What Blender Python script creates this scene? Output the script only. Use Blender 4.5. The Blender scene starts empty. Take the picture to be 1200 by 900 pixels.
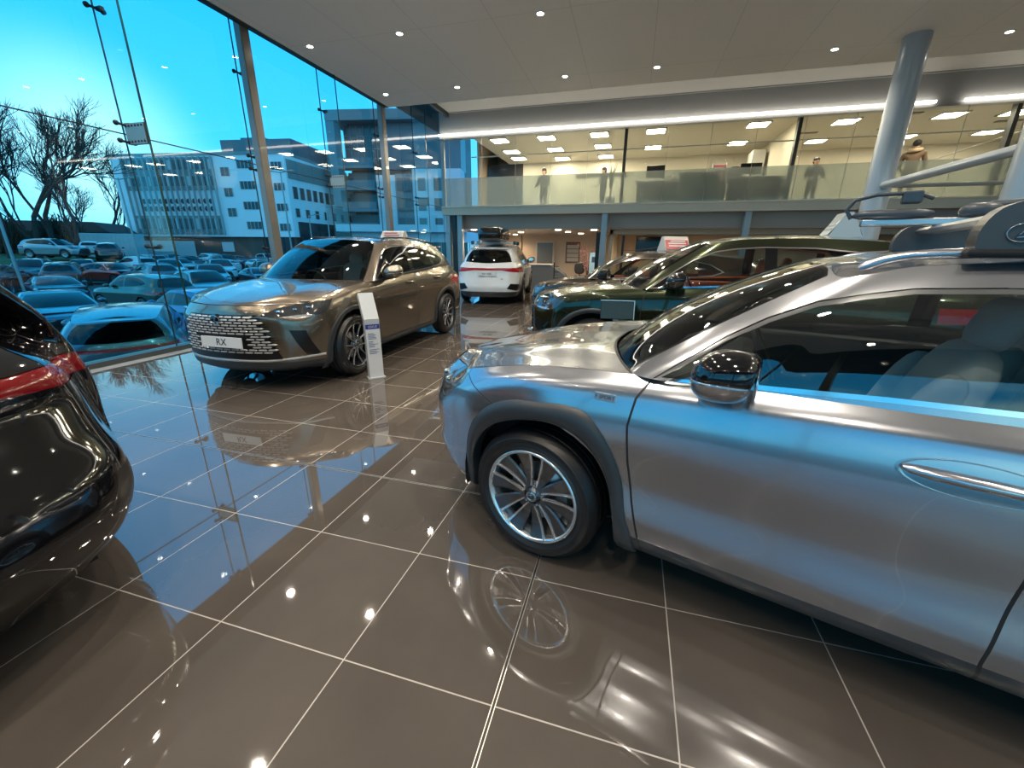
import bpy, bmesh, math, random
import numpy as np
from mathutils import Vector, Matrix
from mathutils.bvhtree import BVHTree
PI = math.pi
R = math.radians
SC = bpy.context.scene
COL = SC.collection

# ------------------------------------------------------------------ materials
MATS = {}
def _bsdf(name):
    m = bpy.data.materials.new(name); m.use_nodes = True
    return m, m.node_tree.nodes, m.node_tree.links, m.node_tree.nodes['Principled BSDF']

def mat(name, col, rough=.5, metal=0., coat=0., emit=None, estr=0., spec=None, noise=0., nscale=20., bump=0., flakes=0., coatrough=.03):
    if name in MATS: return MATS[name]
    m, n, l, b = _bsdf(name)
    b.inputs['Base Color'].default_value = (*col, 1)
    b.inputs['Roughness'].default_value = rough
    b.inputs['Metallic'].default_value = metal
    if coat: b.inputs['Coat Weight'].default_value = coat; b.inputs['Coat Roughness'].default_value = coatrough
    if spec is not None: b.inputs['Specular IOR Level'].default_value = spec
    if emit: b.inputs['Emission Color'].default_value = (*emit, 1); b.inputs['Emission Strength'].default_value = estr
    if noise or bump or flakes:
        tc = n.new('ShaderNodeTexCoord'); nz = n.new('ShaderNodeTexNoise'); nz.inputs['Scale'].default_value = nscale
        l.new(tc.outputs['Object'], nz.inputs['Vector'])
        if noise:
            mx = n.new('ShaderNodeMixRGB'); mx.blend_type = 'MIX'
            mx.inputs[1].default_value = (*[c*(1-noise) for c in col], 1); mx.inputs[2].default_value = (*[min(1, c*(1+noise)) for c in col], 1)
            l.new(nz.outputs['Fac'], mx.inputs[0]); l.new(mx.outputs[0], b.inputs['Base Color'])
        if bump:
            bp = n.new('ShaderNodeBump'); bp.inputs['Strength'].default_value = bump; bp.inputs['Distance'].default_value = .01
            l.new(nz.outputs['Fac'], bp.inputs['Height']); l.new(bp.outputs[0], b.inputs['Normal'])
        if flakes:
            nz.inputs['Scale'].default_value = 900
            mr = n.new('ShaderNodeMapRange'); mr.inputs[3].default_value = rough*(1-flakes); mr.inputs[4].default_value = rough*(1+flakes)
            l.new(nz.outputs['Fac'], mr.inputs[0]); l.new(mr.outputs[0], b.inputs['Roughness'])
    MATS[name] = m
    return m

def schlick(n, l, f0):
    g = n.new('ShaderNodeNewGeometry'); d = n.new('ShaderNodeVectorMath'); d.operation = 'DOT_PRODUCT'
    l.new(g.outputs['Normal'], d.inputs[0]); l.new(g.outputs['Incoming'], d.inputs[1]); o = d.outputs['Value']
    for op, v in (('ABSOLUTE', None), ('SUBTRACT', 1.), ('POWER', 5.), ('MULTIPLY', 1-f0), ('ADD', f0)):
        m = n.new('ShaderNodeMath'); m.operation = op; m.use_clamp = op != 'ABSOLUTE'
        if op == 'SUBTRACT': m.inputs[0].default_value = 1.; l.new(o, m.inputs[1])
        else:
            l.new(o, m.inputs[0])
            if v is not None: m.inputs[1].default_value = v
        o = m.outputs[0]
    r = n.new('NodeReroute'); l.new(o, r.inputs[0]); return r

def glass(name, tint, ior=1.5, rough=0., boost=1.0, refl=(1, 1, 1)):
    """thin pane: tinted see-through plus mirror reflection by angle"""
    if name in MATS: return MATS[name]
    m = bpy.data.materials.new(name); m.use_nodes = True
    n, l = m.node_tree.nodes, m.node_tree.links; n.clear()
    out = n.new('ShaderNodeOutputMaterial'); tr = n.new('ShaderNodeBsdfTransparent'); gl = n.new('ShaderNodeBsdfGlossy')
    tr.inputs[0].default_value = (*tint, 1); gl.inputs['Roughness'].default_value = rough; gl.inputs[0].default_value = (*refl, 1)
    fr = schlick(n, l, ((ior-1)/(ior+1))**2)
    mu = n.new('ShaderNodeMath'); mu.operation = 'MULTIPLY'; mu.use_clamp = True; mu.inputs[1].default_value = boost
    mx = n.new('ShaderNodeMixShader'); l.new(fr.outputs[0], mu.inputs[0]); l.new(mu.outputs[0], mx.inputs[0])
    l.new(tr.outputs[0], mx.inputs[1]); l.new(gl.outputs[0], mx.inputs[2]); l.new(mx.outputs[0], out.inputs[0])
    MATS[name] = m
    return m

def frosted(name, tint, alpha=.5):
    m = bpy.data.materials.new(name); m.use_nodes = True
    n, l = m.node_tree.nodes, m.node_tree.links; n.clear()
    out = n.new('ShaderNodeOutputMaterial')
    tr = n.new('ShaderNodeBsdfTransparent'); tr.inputs[0].default_value = (*tint, 1)
    rf = n.new('ShaderNodeBsdfRefraction'); rf.inputs['IOR'].default_value = 1.0; rf.inputs['Roughness'].default_value = .35; rf.inputs[0].default_value = (*tint, 1)
    df = n.new('ShaderNodeBsdfTranslucent'); df.inputs[0].default_value = (*tint, 1)
    dd = n.new('ShaderNodeBsdfDiffuse'); dd.inputs[0].default_value = (*tint, 1)
    m1 = n.new('ShaderNodeMixShader'); m1.inputs[0].default_value = .5; l.new(df.outputs[0], m1.inputs[1]); l.new(dd.outputs[0], m1.inputs[2])
    m2 = n.new('ShaderNodeMixShader'); m2.inputs[0].default_value = alpha; l.new(tr.outputs[0], m2.inputs[1]); l.new(m1.outputs[0], m2.inputs[2])
    gl = n.new('ShaderNodeBsdfGlossy'); gl.inputs['Roughness'].default_value = .02
    fr = schlick(n, l, .035)
    m3 = n.new('ShaderNodeMixShader'); l.new(fr.outputs[0], m3.inputs[0]); l.new(m2.outputs[0], m3.inputs[1]); l.new(gl.outputs[0], m3.inputs[2])
    l.new(m3.outputs[0], out.inputs[0])
    return m

# ------------------------------------------------------------------ mesh collector
class MB:
    def __init__(s): s.v = []; s.f = []; s.m = []; s.sm = []
    def add(s, vs, fs, mi=0, smooth=False):
        o = len(s.v); s.v += [tuple(map(float, v)) for v in vs]
        for f in fs: s.f.append([i+o for i in f]); s.m.append(mi); s.sm.append(smooth)
        return s
    def box(s, a, b, mi=0, M=None, bev=0.):
        """axis box a..b, optional chamfer"""
        x0, y0, z0 = [min(p, q) for p, q in zip(a, b)]; x1, y1, z1 = [max(p, q) for p, q in zip(a, b)]
        if bev > 0:
            bm = bmesh.new(); bmesh.ops.create_cube(bm, size=1)
            for v in bm.verts: v.co = Vector(((x0+x1)/2+v.co.x*(x1-x0), (y0+y1)/2+v.co.y*(y1-y0), (z0+z1)/2+v.co.z*(z1-z0)))
            bmesh.ops.bevel(bm, geom=list(bm.edges), offset=min(bev, .45*min(x1-x0, y1-y0, z1-z0)), segments=2, profile=.5, affect='EDGES')
            vs = [v.co.copy() for v in bm.verts]; bm.verts.index_update()
            fs = [[v.index for v in f.verts] for f in bm.faces]; bm.free()
        else:
            vs = [Vector((x, y, z)) for z in (z0, z1) for y in (y0, y1) for x in (x0, x1)]
            fs = [(0, 2, 3, 1), (4, 5, 7, 6), (0, 1, 5, 4), (2, 6, 7, 3), (0, 4, 6, 2), (1, 3, 7, 5)]
        if M is not None: vs = [M @ Vector(v) for v in vs]
        return s.add(vs, fs, mi)
    def tube(s, pts, r, n=8, mi=0, cap=True, closed=False):
        pts = [Vector(p) for p in pts]; k = len(pts)
        rs = r if isinstance(r, (list, tuple)) else [r]*k
        t0 = (pts[1]-pts[0]).normalized(); up = Vector((0, 0, 1)) if abs(t0.z) < .9 else Vector((1, 0, 0))
        a = t0.cross(up).normalized(); vs = []; prev = t0
        for i, p in enumerate(pts):
            if closed: t = (pts[(i+1) % k]-pts[i-1]).normalized()
            else: t = (pts[min(i+1, k-1)]-pts[max(i-1, 0)]).normalized()
            q = prev.rotation_difference(t); a = (q @ a); a = (a-t*a.dot(t)).normalized(); b = t.cross(a); prev = t
            for j in range(n):
                w = 2*PI*j/n; vs.append(p+(a*math.cos(w)+b*math.sin(w))*rs[i])
        fs = []
        for i in range(k if closed else k-1):
            i2 = (i+1) % k
            for j in range(n): fs.append((i*n+j, i*n+(j+1) % n, i2*n+(j+1) % n, i2*n+j))
        s.add(vs, fs, mi, True)
        if cap and not closed:
            s.add(vs[:n][::-1], [tuple(range(n))], mi); s.add(vs[-n:], [tuple(range(n))], mi)
        return s
    def lathe(s, prof, M=None, n=48, mi=0, smooth=True):
        """prof: (radius, height) revolved about local z"""
        vs = []; k = len(prof)
        for i in range(n):
            w = 2*PI*i/n
            for r, h in prof: vs.append(Vector((r*math.cos(w), r*math.sin(w), h)))
        fs = [(i*k+j, ((i+1) % n)*k+j, ((i+1) % n)*k+j+1, i*k+j+1) for i in range(n) for j in range(k-1)]
        if M is not None: vs = [M @ v for v in vs]
        return s.add(vs, fs, mi, smooth)
    def prism(s, poly, d, M=None, mi=0):
        """poly in local xy extruded from z=0 to z=d"""
        k = len(poly); vs = [Vector((x, y, 0)) for x, y in poly]+[Vector((x, y, d)) for x, y in poly]
        fs = [tuple(range(k))[::-1], tuple(range(k, 2*k))]+[(i, (i+1) % k, k+(i+1) % k, k+i) for i in range(k)]
        if M is not None: vs = [M @ v for v in vs]
        return s.add(vs, fs, mi)
    def quad(s, a, b, c, d, mi=0): return s.add([a, b, c, d], [(0, 1, 2, 3)], mi)
    def ell(s, c, r, M=None, mi=0, nu=20, nv=12, p=2.0):
        vs = []; 
        def sg(x, e): return math.copysign(abs(x)**e, x)
        for j in range(nv+1):
            ph = -PI/2+PI*j/nv
            for i in range(nu):
                th = 2*PI*i/nu; e = 2./p
                vs.append(Vector((c[0]+r[0]*sg(math.cos(ph), e)*sg(math.cos(th), e), c[1]+r[1]*sg(math.cos(ph), e)*sg(math.sin(th), e), c[2]+r[2]*sg(math.sin(ph), e))))
        fs = [(j*nu+i, j*nu+(i+1) % nu, (j+1)*nu+(i+1) % nu, (j+1)*nu+i) for j in range(nv) for i in range(nu)]
        if M is not None: vs = [M @ v for v in vs]
        return s.add(vs, fs, mi, True)
    def build(s, name, mats, parent=None, smooth=None, **kw):
        me = bpy.data.meshes.new(name); me.from_pydata(s.v, [], s.f)
        for m in (mats if isinstance(mats, (list, tuple)) else [mats]): me.materials.append(m)
        me.polygons.foreach_set('material_index', s.m)
        me.polygons.foreach_set('use_smooth', s.sm if smooth is None else [smooth]*len(s.f))
        me.update()
        return link(name, me, parent, **kw)

def link(name, data, parent=None, label=None, cat=None, group=None, kind=None, loc=None, rotz=None):
    o = bpy.data.objects.new(name, data); COL.objects.link(o)
    if parent is not None: o.parent = parent
    if loc is not None: o.location = loc
    if rotz is not None: o.rotation_euler = (0, 0, rotz)
    tag(o, label, cat, group, kind)
    return o
def tag(o, label=None, cat=None, group=None, kind=None):
    if label: o['label'] = label
    if cat: o['category'] = cat
    if group: o['group'] = group
    if kind: o['kind'] = kind
    return o
def empty(name, loc=(0, 0, 0), rotz=0, label=None, cat=None, group=None):
    return link(name, None, None, label, cat, group, None, loc, rotz)
def kids(o): return list(KIDS.get(o.name, []))
def copy_tree(o, parent=None, mapping=None):
    c = o.copy(); COL.objects.link(c)
    if parent is not None: c.parent = parent
    if mapping is not None: mapping[o] = c
    for ch in CH(o): copy_tree(ch, c, mapping)
    return c
def CH(o):
    return [x for x in list(COL.objects) if x.parent == o]
def text(s, size, depth, m, parent=None, M=None, name='lettering', align='CENTER', xs=1., **kw):
    cu = bpy.data.curves.new(name, 'FONT'); cu.body = s; cu.size = size; cu.extrude = depth; cu.align_x = align; cu.align_y = 'CENTER'; cu.resolution_u = 3
    tmp = bpy.data.objects.new('tmp', cu); COL.objects.link(tmp); dg = bpy.context.evaluated_depsgraph_get(); dg.update()
    me = bpy.data.meshes.new_from_object(tmp.evaluated_get(dg)); bpy.data.objects.remove(tmp); bpy.data.curves.remove(cu)
    me.transform(Matrix.Diagonal((xs, 1, 1, 1)))
    if M is not None: me.transform(M)
    me.materials.clear(); me.materials.append(m); me.name = name
    return link(name, me, parent, **kw)
# ================================================================== car bodywork
def spl(A, n, m0=False, m1=False):
    """smooth curve through A[0..K-1] (each [...,3]); n = pieces per interval; m0/m1 = mirrored across y=0 at the ends"""
    A = np.asarray(A, float); K = len(A); mir = np.array([1, -1, 1.])
    E = np.concatenate([(A[1]*mir)[None] if m0 else (2*A[0]-A[1])[None], A, (A[-2]*mir)[None] if m1 else (2*A[-1]-A[-2])[None]])
    h = np.sqrt(((E[1:]-E[:-1])**2).sum(-1)); h = h.reshape(h.shape[0], -1).mean(1)+1e-6
    sh = (-1,)+(1,)*(A.ndim-1); d = (E[1:]-E[:-1])/h.reshape(sh)
    T = (d[1:]*h[:-1].reshape(sh)+d[:-1]*h[1:].reshape(sh))/(h[1:]+h[:-1]).reshape(sh)
    out = []; us = []
    for i in range(K-1):
        for j in range(n[i]):
            t = j/n[i]; H = h[i+1]
            out.append(A[i]*(2*t**3-3*t*t+1)+T[i]*H*(t**3-2*t*t+t)+A[i+1]*(3*t*t-2*t**3)+T[i+1]*H*(t**3-t*t)); us.append(i+t)
    out.append(A[-1]); us.append(K-1.)
    return np.array(out), np.array(us)

def patch(net, res, m0=True, m1=True, flip=False, cu=None, ymin=True):
    """control net [row][col][3] -> list of quads with vertices (x,y,z,nx,ny,nz,u,v)"""
    net = np.asarray(net, float)
    lr = np.sqrt(((net[1:]-net[:-1])**2).sum(-1)).max(1); lc = np.sqrt(((net[:, 1:]-net[:, :-1])**2).sum(-1)).max(0)
    a, v = spl(net, [max(1, int(round(x/res))) for x in lr])
    b, u = spl(a.transpose(1, 0, 2), [max(1, int(round(x/res))) for x in lc], m0, m1)   # [col][row]
    du = np.gradient(b, axis=0); dv = np.gradient(b, axis=1)
    if m0: du[0] = (b[1]-b[0]*1)*[1, 1, 1]; du[0, :, 0] = 0; du[0, :, 2] = 0
    if m1: du[-1] = b[-1]-b[-2]; du[-1, :, 0] = 0; du[-1, :, 2] = 0
    N = np.cross(du, dv); L = np.linalg.norm(N, axis=-1, keepdims=True)
    bad = L[..., 0] < 1e-9
    N = N/np.maximum(L, 1e-12)
    if flip: N = -N
    if bad.any():
        good = N[~bad].mean(0); 
        for i, j in zip(*np.where(bad)):
            jj = j-1 if j > 0 and not bad[i, j-1] else min(j+1, N.shape[1]-1); N[i, j] = N[i, jj] if not bad[i, jj] else good
    V = [[(*b[i, j], *N[i, j], u[i], v[j]) for j in range(b.shape[1])] for i in range(b.shape[0])]
    P = []
    for i in range(b.shape[0]-1):
        for j in range(b.shape[1]-1):
            q = [V[i][j], V[i+1][j], V[i+1][j+1], V[i][j+1]]
            if flip: q = q[::-1]
            P.append((0, q))
    return P

VIEW = {'side': lambda p: (p[0], p[2]), 'front': lambda p: (p[1], p[2]), 'top': lambda p: (p[0], p[1]), 'uv': lambda p: (p[6], p[7]), 'diag': lambda p: ((p[1]-p[0])*.7071, p[2])}
def pinp(x, y, poly):
    c = False; j = len(poly)-1
    for i in range(len(poly)):
        xi, yi = poly[i]; xj, yj = poly[j]
        if (yi > y) != (yj > y) and x < (xj-xi)*(y-yi)/(yj-yi)+xi: c = not c
        j = i
    return c
def offs(poly, d):
    """polygon moved inward by d (outward if negative)"""
    k = len(poly); ar = sum(poly[i][0]*poly[(i+1) % k][1]-poly[(i+1) % k][0]*poly[i][1] for i in range(k)); s = 1 if ar > 0 else -1
    out = []
    for i in range(k):
        p, c, n = poly[i-1], poly[i], poly[(i+1) % k]
        a = (c[0]-p[0], c[1]-p[1]); b = (n[0]-c[0], n[1]-c[1]); la = math.hypot(*a) or 1; lb = math.hypot(*b) or 1
        n1 = (-a[1]/la*s, a[0]/la*s); n2 = (-b[1]/lb*s, b[0]/lb*s); m = (n1[0]+n2[0], n1[1]+n2[1]); q = m[0]**2+m[1]**2
        f = min(2*d/q, 3*abs(d))*(1 if d > 0 else 1) if d > 0 else max(2*d/q, 3*d)
        if q < .15: f = d
        out.append((c[0]+m[0]*f, c[1]+m[1]*f))
    return out
def cut(soup, view, poly, cond=None):
    """split soup along poly; returns (inside, outside)"""
    co = VIEW[view]; xs = [p[0] for p in poly]; ys = [p[1] for p in poly]; bx = (min(xs), max(xs), min(ys), max(ys))
    cand = []; out = []
    for m, q in soup:
        c = [co(p) for p in q]
        if max(a[0] for a in c) < bx[0] or min(a[0] for a in c) > bx[1] or max(a[1] for a in c) < bx[2] or min(a[1] for a in c) > bx[3] or (cond and not cond(q)): out.append((m, q))
        else: cand.append((m, q))
    k = len(poly)
    for e in range(k):
        a, b = poly[e], poly[(e+1) % k]; dx, dy = b[0]-a[0], b[1]-a[1]; L = math.hypot(dx, dy)
        if L < 1e-7: continue
        dx /= L; dy /= L; ex = (min(a[0], b[0]), max(a[0], b[0]), min(a[1], b[1]), max(a[1], b[1])); new = []
        for m, q in cand:
            c = [co(p) for p in q]
            if max(t[0] for t in c) < ex[0] or min(t[0] for t in c) > ex[1] or max(t[1] for t in c) < ex[2] or min(t[1] for t in c) > ex[3]: new.append((m, q)); continue
            s = [(t[0]-a[0])*dy-(t[1]-a[1])*dx for t in c]
            if max(s) < 1e-6 or min(s) > -1e-6: new.append((m, q)); continue
            A = []; B = []; n = len(q)
            for i in range(n):
                j = (i+1) % n
                if s[i] >= -1e-7: A.append(q[i])
                if s[i] <= 1e-7: B.append(q[i])
                if (s[i] > 1e-7 and s[j] < -1e-7) or (s[i] < -1e-7 and s[j] > 1e-7):
                    t = s[i]/(s[i]-s[j]); v = tuple(x+(y-x)*t for x, y in zip(q[i], q[j])); A.append(v); B.append(v)
            if len(A) > 2: new.append((m, A))
            if len(B) > 2: new.append((m, B))
        cand = new
    ins = []
    for m, q in cand:
        c = [co(p) for p in q]; x = sum(t[0] for t in c)/len(c); y = sum(t[1] for t in c)/len(c)
        (ins if pinp(x, y, poly) else out).append((m, q))
    return ins, out
def seamed(soup, view, poly, w, mi=1, cond=None):
    """piece inside poly whose outer w metres are the dark shut line (material 1)"""
    ins, out = cut(soup, view, poly, cond)
    core, ring = cut(ins, view, offs(poly, w), None)
    return core+[(mi, q) for _, q in ring], out
def emit(name, soup, mats, parent, side='both', lift=0., thick=0., **kw):
    vs = []; fs = []; ns = []; mi = []; ix = {}
    def put(q, m, s):
        f = []
        for p in q:
            v = (round(p[0]+p[3]*lift, 5), round((p[1]+p[4]*lift)*s, 5), round(p[2]+p[5]*lift, 5)); k = v+(round(p[3], 2), round(p[4]*s, 2), round(p[5], 2))
            if k not in ix: ix[k] = len(vs); vs.append(v); ns.append((p[3], p[4]*s, p[5]))
            if not f or f[-1] != ix[k]: f.append(ix[k])
        if len(f) > 1 and f[0] == f[-1]: f.pop()
        if len(set(f)) > 2 and len(set(f)) == len(f): fs.append(f if s > 0 else f[::-1]); mi.append(m)
    for m, q in soup:
        if side != 'right': put(q, m, 1)
        if side != 'left': put(q, m, -1)
    if not fs: return None
    me = bpy.data.meshes.new(name); me.from_pydata(vs, [], fs)
    for m in (mats if isinstance(mats, (list, tuple)) else [mats]): me.materials.append(m)
    me.polygons.foreach_set('material_index', [min(m, len(me.materials)-1) for m in mi]); me.polygons.foreach_set('use_smooth', [True]*len(fs)); me.update()
    if len(me.vertices) == len(ns):
        me.normals_split_custom_set_from_vertices([Vector(n).normalized() for n in ns])
    return link(name, me, parent, **kw)
def bvh_of(soup):
    vs = []; fs = []
    for m, q in soup: fs.append(list(range(len(vs), len(vs)+len(q)))); vs += [p[:3] for p in q]
    return BVHTree.FromPolygons(vs, fs)
def ysurf(bv, x, z, fall=.85):
    h = bv.ray_cast(Vector((x, 2, z)), Vector((0, -1, 0)))
    if h[0] is None: h = bv.ray_cast(Vector((x, 2, z+.08)), Vector((0, -1, 0)))
    return (h[0].y) if h[0] else fall
def arc(cx, cy, rx, a0, a1, n, ry=None):
    ry = ry or rx
    return [(cx+rx*math.cos(R(a0+(a1-a0)*i/n)), cy+ry*math.sin(R(a0+(a1-a0)*i/n))) for i in range(n+1)]
def smooth2(pts, n=4, closed=False):
    P = [(p[0], p[1], 0) for p in pts]
    if closed: P = P[-2:]+P+P[:3]
    o, u = spl(P, [n]*(len(P)-1))
    if closed: o = o[2*n:-3*n+0]; o = o[:len(pts)*n]
    return [(float(a[0]), float(a[1])) for a in o]

CI = lambda xs, keys, n=18: np.interp(range(n), keys, xs)
def body_nets(S):
    """S = size sheet of a model -> band net, greenhouse net, roof net, hood net (left half)"""
    sx = np.array(S['sx'], float)              # x of columns 4..13
    FA = np.array(S.get('FA', [0, .02, .10, .27])); FY = np.array([0, .42, .72, .92]); RA = np.array(S.get('RA', [.20, .07, .018, 0])); RY = np.array([.93, .74, .42, 0])
    band = []
    for r in S['rows']:
        xf, kf, xr, kr, W, Z = r[:6]; fy = r[6] if len(r) > 6 else FY
        w = CI(W, S['wk']); z = CI(Z, S['zk'])
        row = [(xf-kf*FA[i], w[4]*fy[i], z[i]) for i in range(4)]
        row += [(sx[i], w[4+i], z[4+i]) for i in range(10)]
        row += [(xr+kr*RA[i], w[13]*RY[i], z[14+i]) for i in range(4)]
        band.append(row)
    band = np.array(band)
    base = np.concatenate([np.array(S['cowl'], float), band[-1][6:]]); top = np.array(S['top'], float)   # 3 + 12
    if 'gbase' in S:
        for i, p in S['gbase'].items(): base[i] = p
    gh = []
    for t in (0, .12, .4, .7, .9, 1.):
        g = base*(1-t)+top*t; b = 4*t*(1-t)
        out = np.zeros_like(g); out[:, 1] = S.get('bulge', .03)*b*(np.abs(g[:, 1]) > .3); out[3, 1] *= .6
        out[:3, 0] += .035*b*np.array([1, .8, .4]); out[-4:, 0] -= .02*b
        out[:3, 2] += .035*b*np.array([1, .9, .5]); 
        if S.get('tuck'): out[4:11, 1] += S['tuck']*(1-t)*t*2
        gh.append(g+out)
    gh = np.array(gh)
    roof = []
    xf = top[0][0]; xr = top[-1][0]; zc = np.array(S['zc'], float)  # centreline heights for the 15 columns
    for s in (0, .25, .5, .75, 1.):
        row = []
        for i in range(15):
            x, y, z = top[i]
            x2 = np.interp(i, [0, 1, 2, 3, 4, 10, 11, 12, 13, 14], [xf, xf-.04, xf-.09, xf-.15, top[4][0]-.05, top[10][0]+.05, xr+.25, xr+.12, xr+.05, xr])
            k = 1-(1-s)**1.8
            row.append((x*(1-s)+x2*s, y*(1-s), z*(1-k)+zc[i]*k))
        roof.append(row)
    roof = np.array(roof)
    # hood: columns lengthwise (0 nose .. n cowl), rows lateral (0 centre .. 4 edge)
    edge = [band[-1][2], band[-1][3], band[-1][4], band[-1][5], (band[-1][5]+band[-1][6])/2+np.array([0, .004, .006]), base[3]+np.array([.0, -.0, 0])]
    cen = S['hoodc']
    hood = []
    for v in (1., .86, .6, .3, 0.):
        row = []
        for i, (e, c) in enumerate(zip(edge, cen)):
            k = v**2.4; row.append((c[0]+(e[0]-c[0])*(v**2), e[1]*v, c[1]+(e[2]-c[1])*k+S.get('dome', .012)*math.exp(-((v-.62)/.14)**2)*(1 if i in (1, 2, 3, 4) else .3)))
        hood.append(row)
    return band, gh, roof, np.array(hood)

UX = dict(
    sx=[.50, .12, -.42, -.85, -1.30, -1.75, -2.15, -2.42, -2.72, -3.10],
    wk=[4, 5, 6, 8, 10, 12, 13], zk=[0, 2, 3, 4, 5, 6, 8, 10, 12, 14, 17],
    rows=[
        (.84, 1., -3.42, 1., [.72, .78, .80, .80, .80, .78, .74], [.20]*11),
        (.885, 1., -3.46, 1., [.80, .85, .872, .88, .875, .86, .80], [.25, .25, .25, .255, .26, .265, .265, .265, .27, .28, .28]),
        (.915, 1., -3.50, 1., [.83, .885, .895, .898, .897, .89, .83], [.36, .36, .36, .37, .37, .37, .37, .38, .38, .40, .40]),
        (.93, 1., -3.53, 1., [.845, .90, .889, .886, .887, .90, .85], [.54, .54, .54, .55, .57, .56, .54, .58, .60, .60, .60]),
        (.935, 1.05, -3.54, 1., [.842, .908, .906, .903, .906, .912, .86], [.68, .69, .71, .75, .80, .825, .855, .90, .92, .84, .82]),
        (.93, 1.07, -3.54, 1., [.835, .902, .902, .899, .90, .905, .855], [.71, .72, .74, .78, .83, .852, .882, .925, .945, .87, .85]),
        (.905, 1.1, -3.52, 1., [.80, .868, .872, .872, .868, .86, .81], [.80, .80, .80, .83, .92, .955, .985, 1.01, 1.03, .98, .97]),
        (.85, 1.15, -3.48, 1.1, [.745, .805, .822, .826, .81, .78, .72], [.858, .862, .866, .88, .970, 1.022, 1.046, 1.072, 1.10, 1.08, 1.04])],
    cowl=[(-.16, 0, 1.035), (-.20, .38, 1.03), (-.33, .68, 1.015)],
    top=[(-.93, 0, 1.462), (-.95, .32, 1.455), (-.985, .52, 1.44), (-1.01, .585, 1.415), (-1.20, .605, 1.452), (-1.5, .61, 1.472), (-1.8, .605, 1.472), (-2.1, .60, 1.46), (-2.4, .585, 1.44), (-2.7, .565, 1.41), (-2.95, .54, 1.38), (-3.05, .49, 1.365), (-3.10, .36, 1.37), (-3.12, .2, 1.375), (-3.13, 0, 1.38)],
    zc=[1.462, 1.468, 1.475, 1.48, 1.50, 1.515, 1.515, 1.505, 1.48, 1.45, 1.42, 1.40, 1.39, 1.385, 1.38],
    hoodc=[(.85, .865), (.78, .885), (.60, .93), (.30, .985), (.05, 1.02), (-.13, 1.035)], bulge=.03)

RX = dict(FA=[0, .045, .15, .33],
    sx=[.52, .12, -.50, -.95, -1.42, -1.90, -2.30, -2.55, -2.90, -3.40],
    wk=[4, 5, 6, 8, 10, 12, 13], zk=[0, 2, 3, 4, 5, 6, 8, 10, 12, 14, 17],
    rows=[
        (.88, 1., -3.85, 1., [.78, .82, .83, .83, .83, .82, .78], [.22]*11),
        (.945, 1., -3.92, 1., [.87, .90, .90, .90, .90, .90, .86], [.27, .27, .28, .28, .29, .29, .29, .29, .31, .34, .34]),
        (.955, 1., -3.95, 1., [.885, .93, .915, .905, .915, .94, .89], [.38, .38, .38, .40, .40, .40, .40, .42, .44, .46, .46]),
        (.965, 1., -3.94, 1., [.90, .945, .925, .91, .925, .955, .905], [.52, .52, .54, .60, .62, .60, .58, .64, .68, .62, .60]),
        (.975, 1.05, -3.91, 1., [.90, .952, .94, .932, .94, .965, .915], [.66, .67, .70, .78, .84, .85, .86, .88, .90, .80, .78]),
        (.98, 1.07, -3.90, .9, [.885, .945, .936, .928, .935, .955, .905], [.76, .77, .79, .86, .90, .90, .905, .93, .95, .92, .90]),
        (.96, 1.1, -3.90, .9, [.855, .915, .908, .902, .90, .915, .865], [.86, .85, .84, .92, 1.0, 1.02, 1.035, 1.06, 1.08, 1.04, 1.02]),
        (.93, 1.15, -3.78, 1., [.80, .855, .865, .865, .85, .83, .78], [.925, .925, .93, .955, 1.045, 1.095, 1.13, 1.165, 1.20, 1.17, 1.12])],
    cowl=[(-.20, 0, 1.12), (-.25, .42, 1.115), (-.40, .72, 1.10)],
    top=[(-1.05, 0, 1.622), (-1.07, .34, 1.613), (-1.11, .56, 1.595), (-1.14, .62, 1.57), (-1.35, .64, 1.61), (-1.7, .645, 1.63), (-2.0, .64, 1.632), (-2.35, .635, 1.622), (-2.7, .62, 1.60), (-3.0, .60, 1.57), (-3.28, .575, 1.53), (-3.40, .53, 1.51), (-3.46, .38, 1.52), (-3.48, .2, 1.53), (-3.49, 0, 1.53)],
    zc=[1.622, 1.63, 1.635, 1.64, 1.66, 1.68, 1.685, 1.675, 1.65, 1.61, 1.575, 1.55, 1.54, 1.535, 1.53],
    hoodc=[(.93, .93), (.86, .965), (.66, 1.01), (.34, 1.06), (.05, 1.10), (-.17, 1.12)], bulge=.03)

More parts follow.
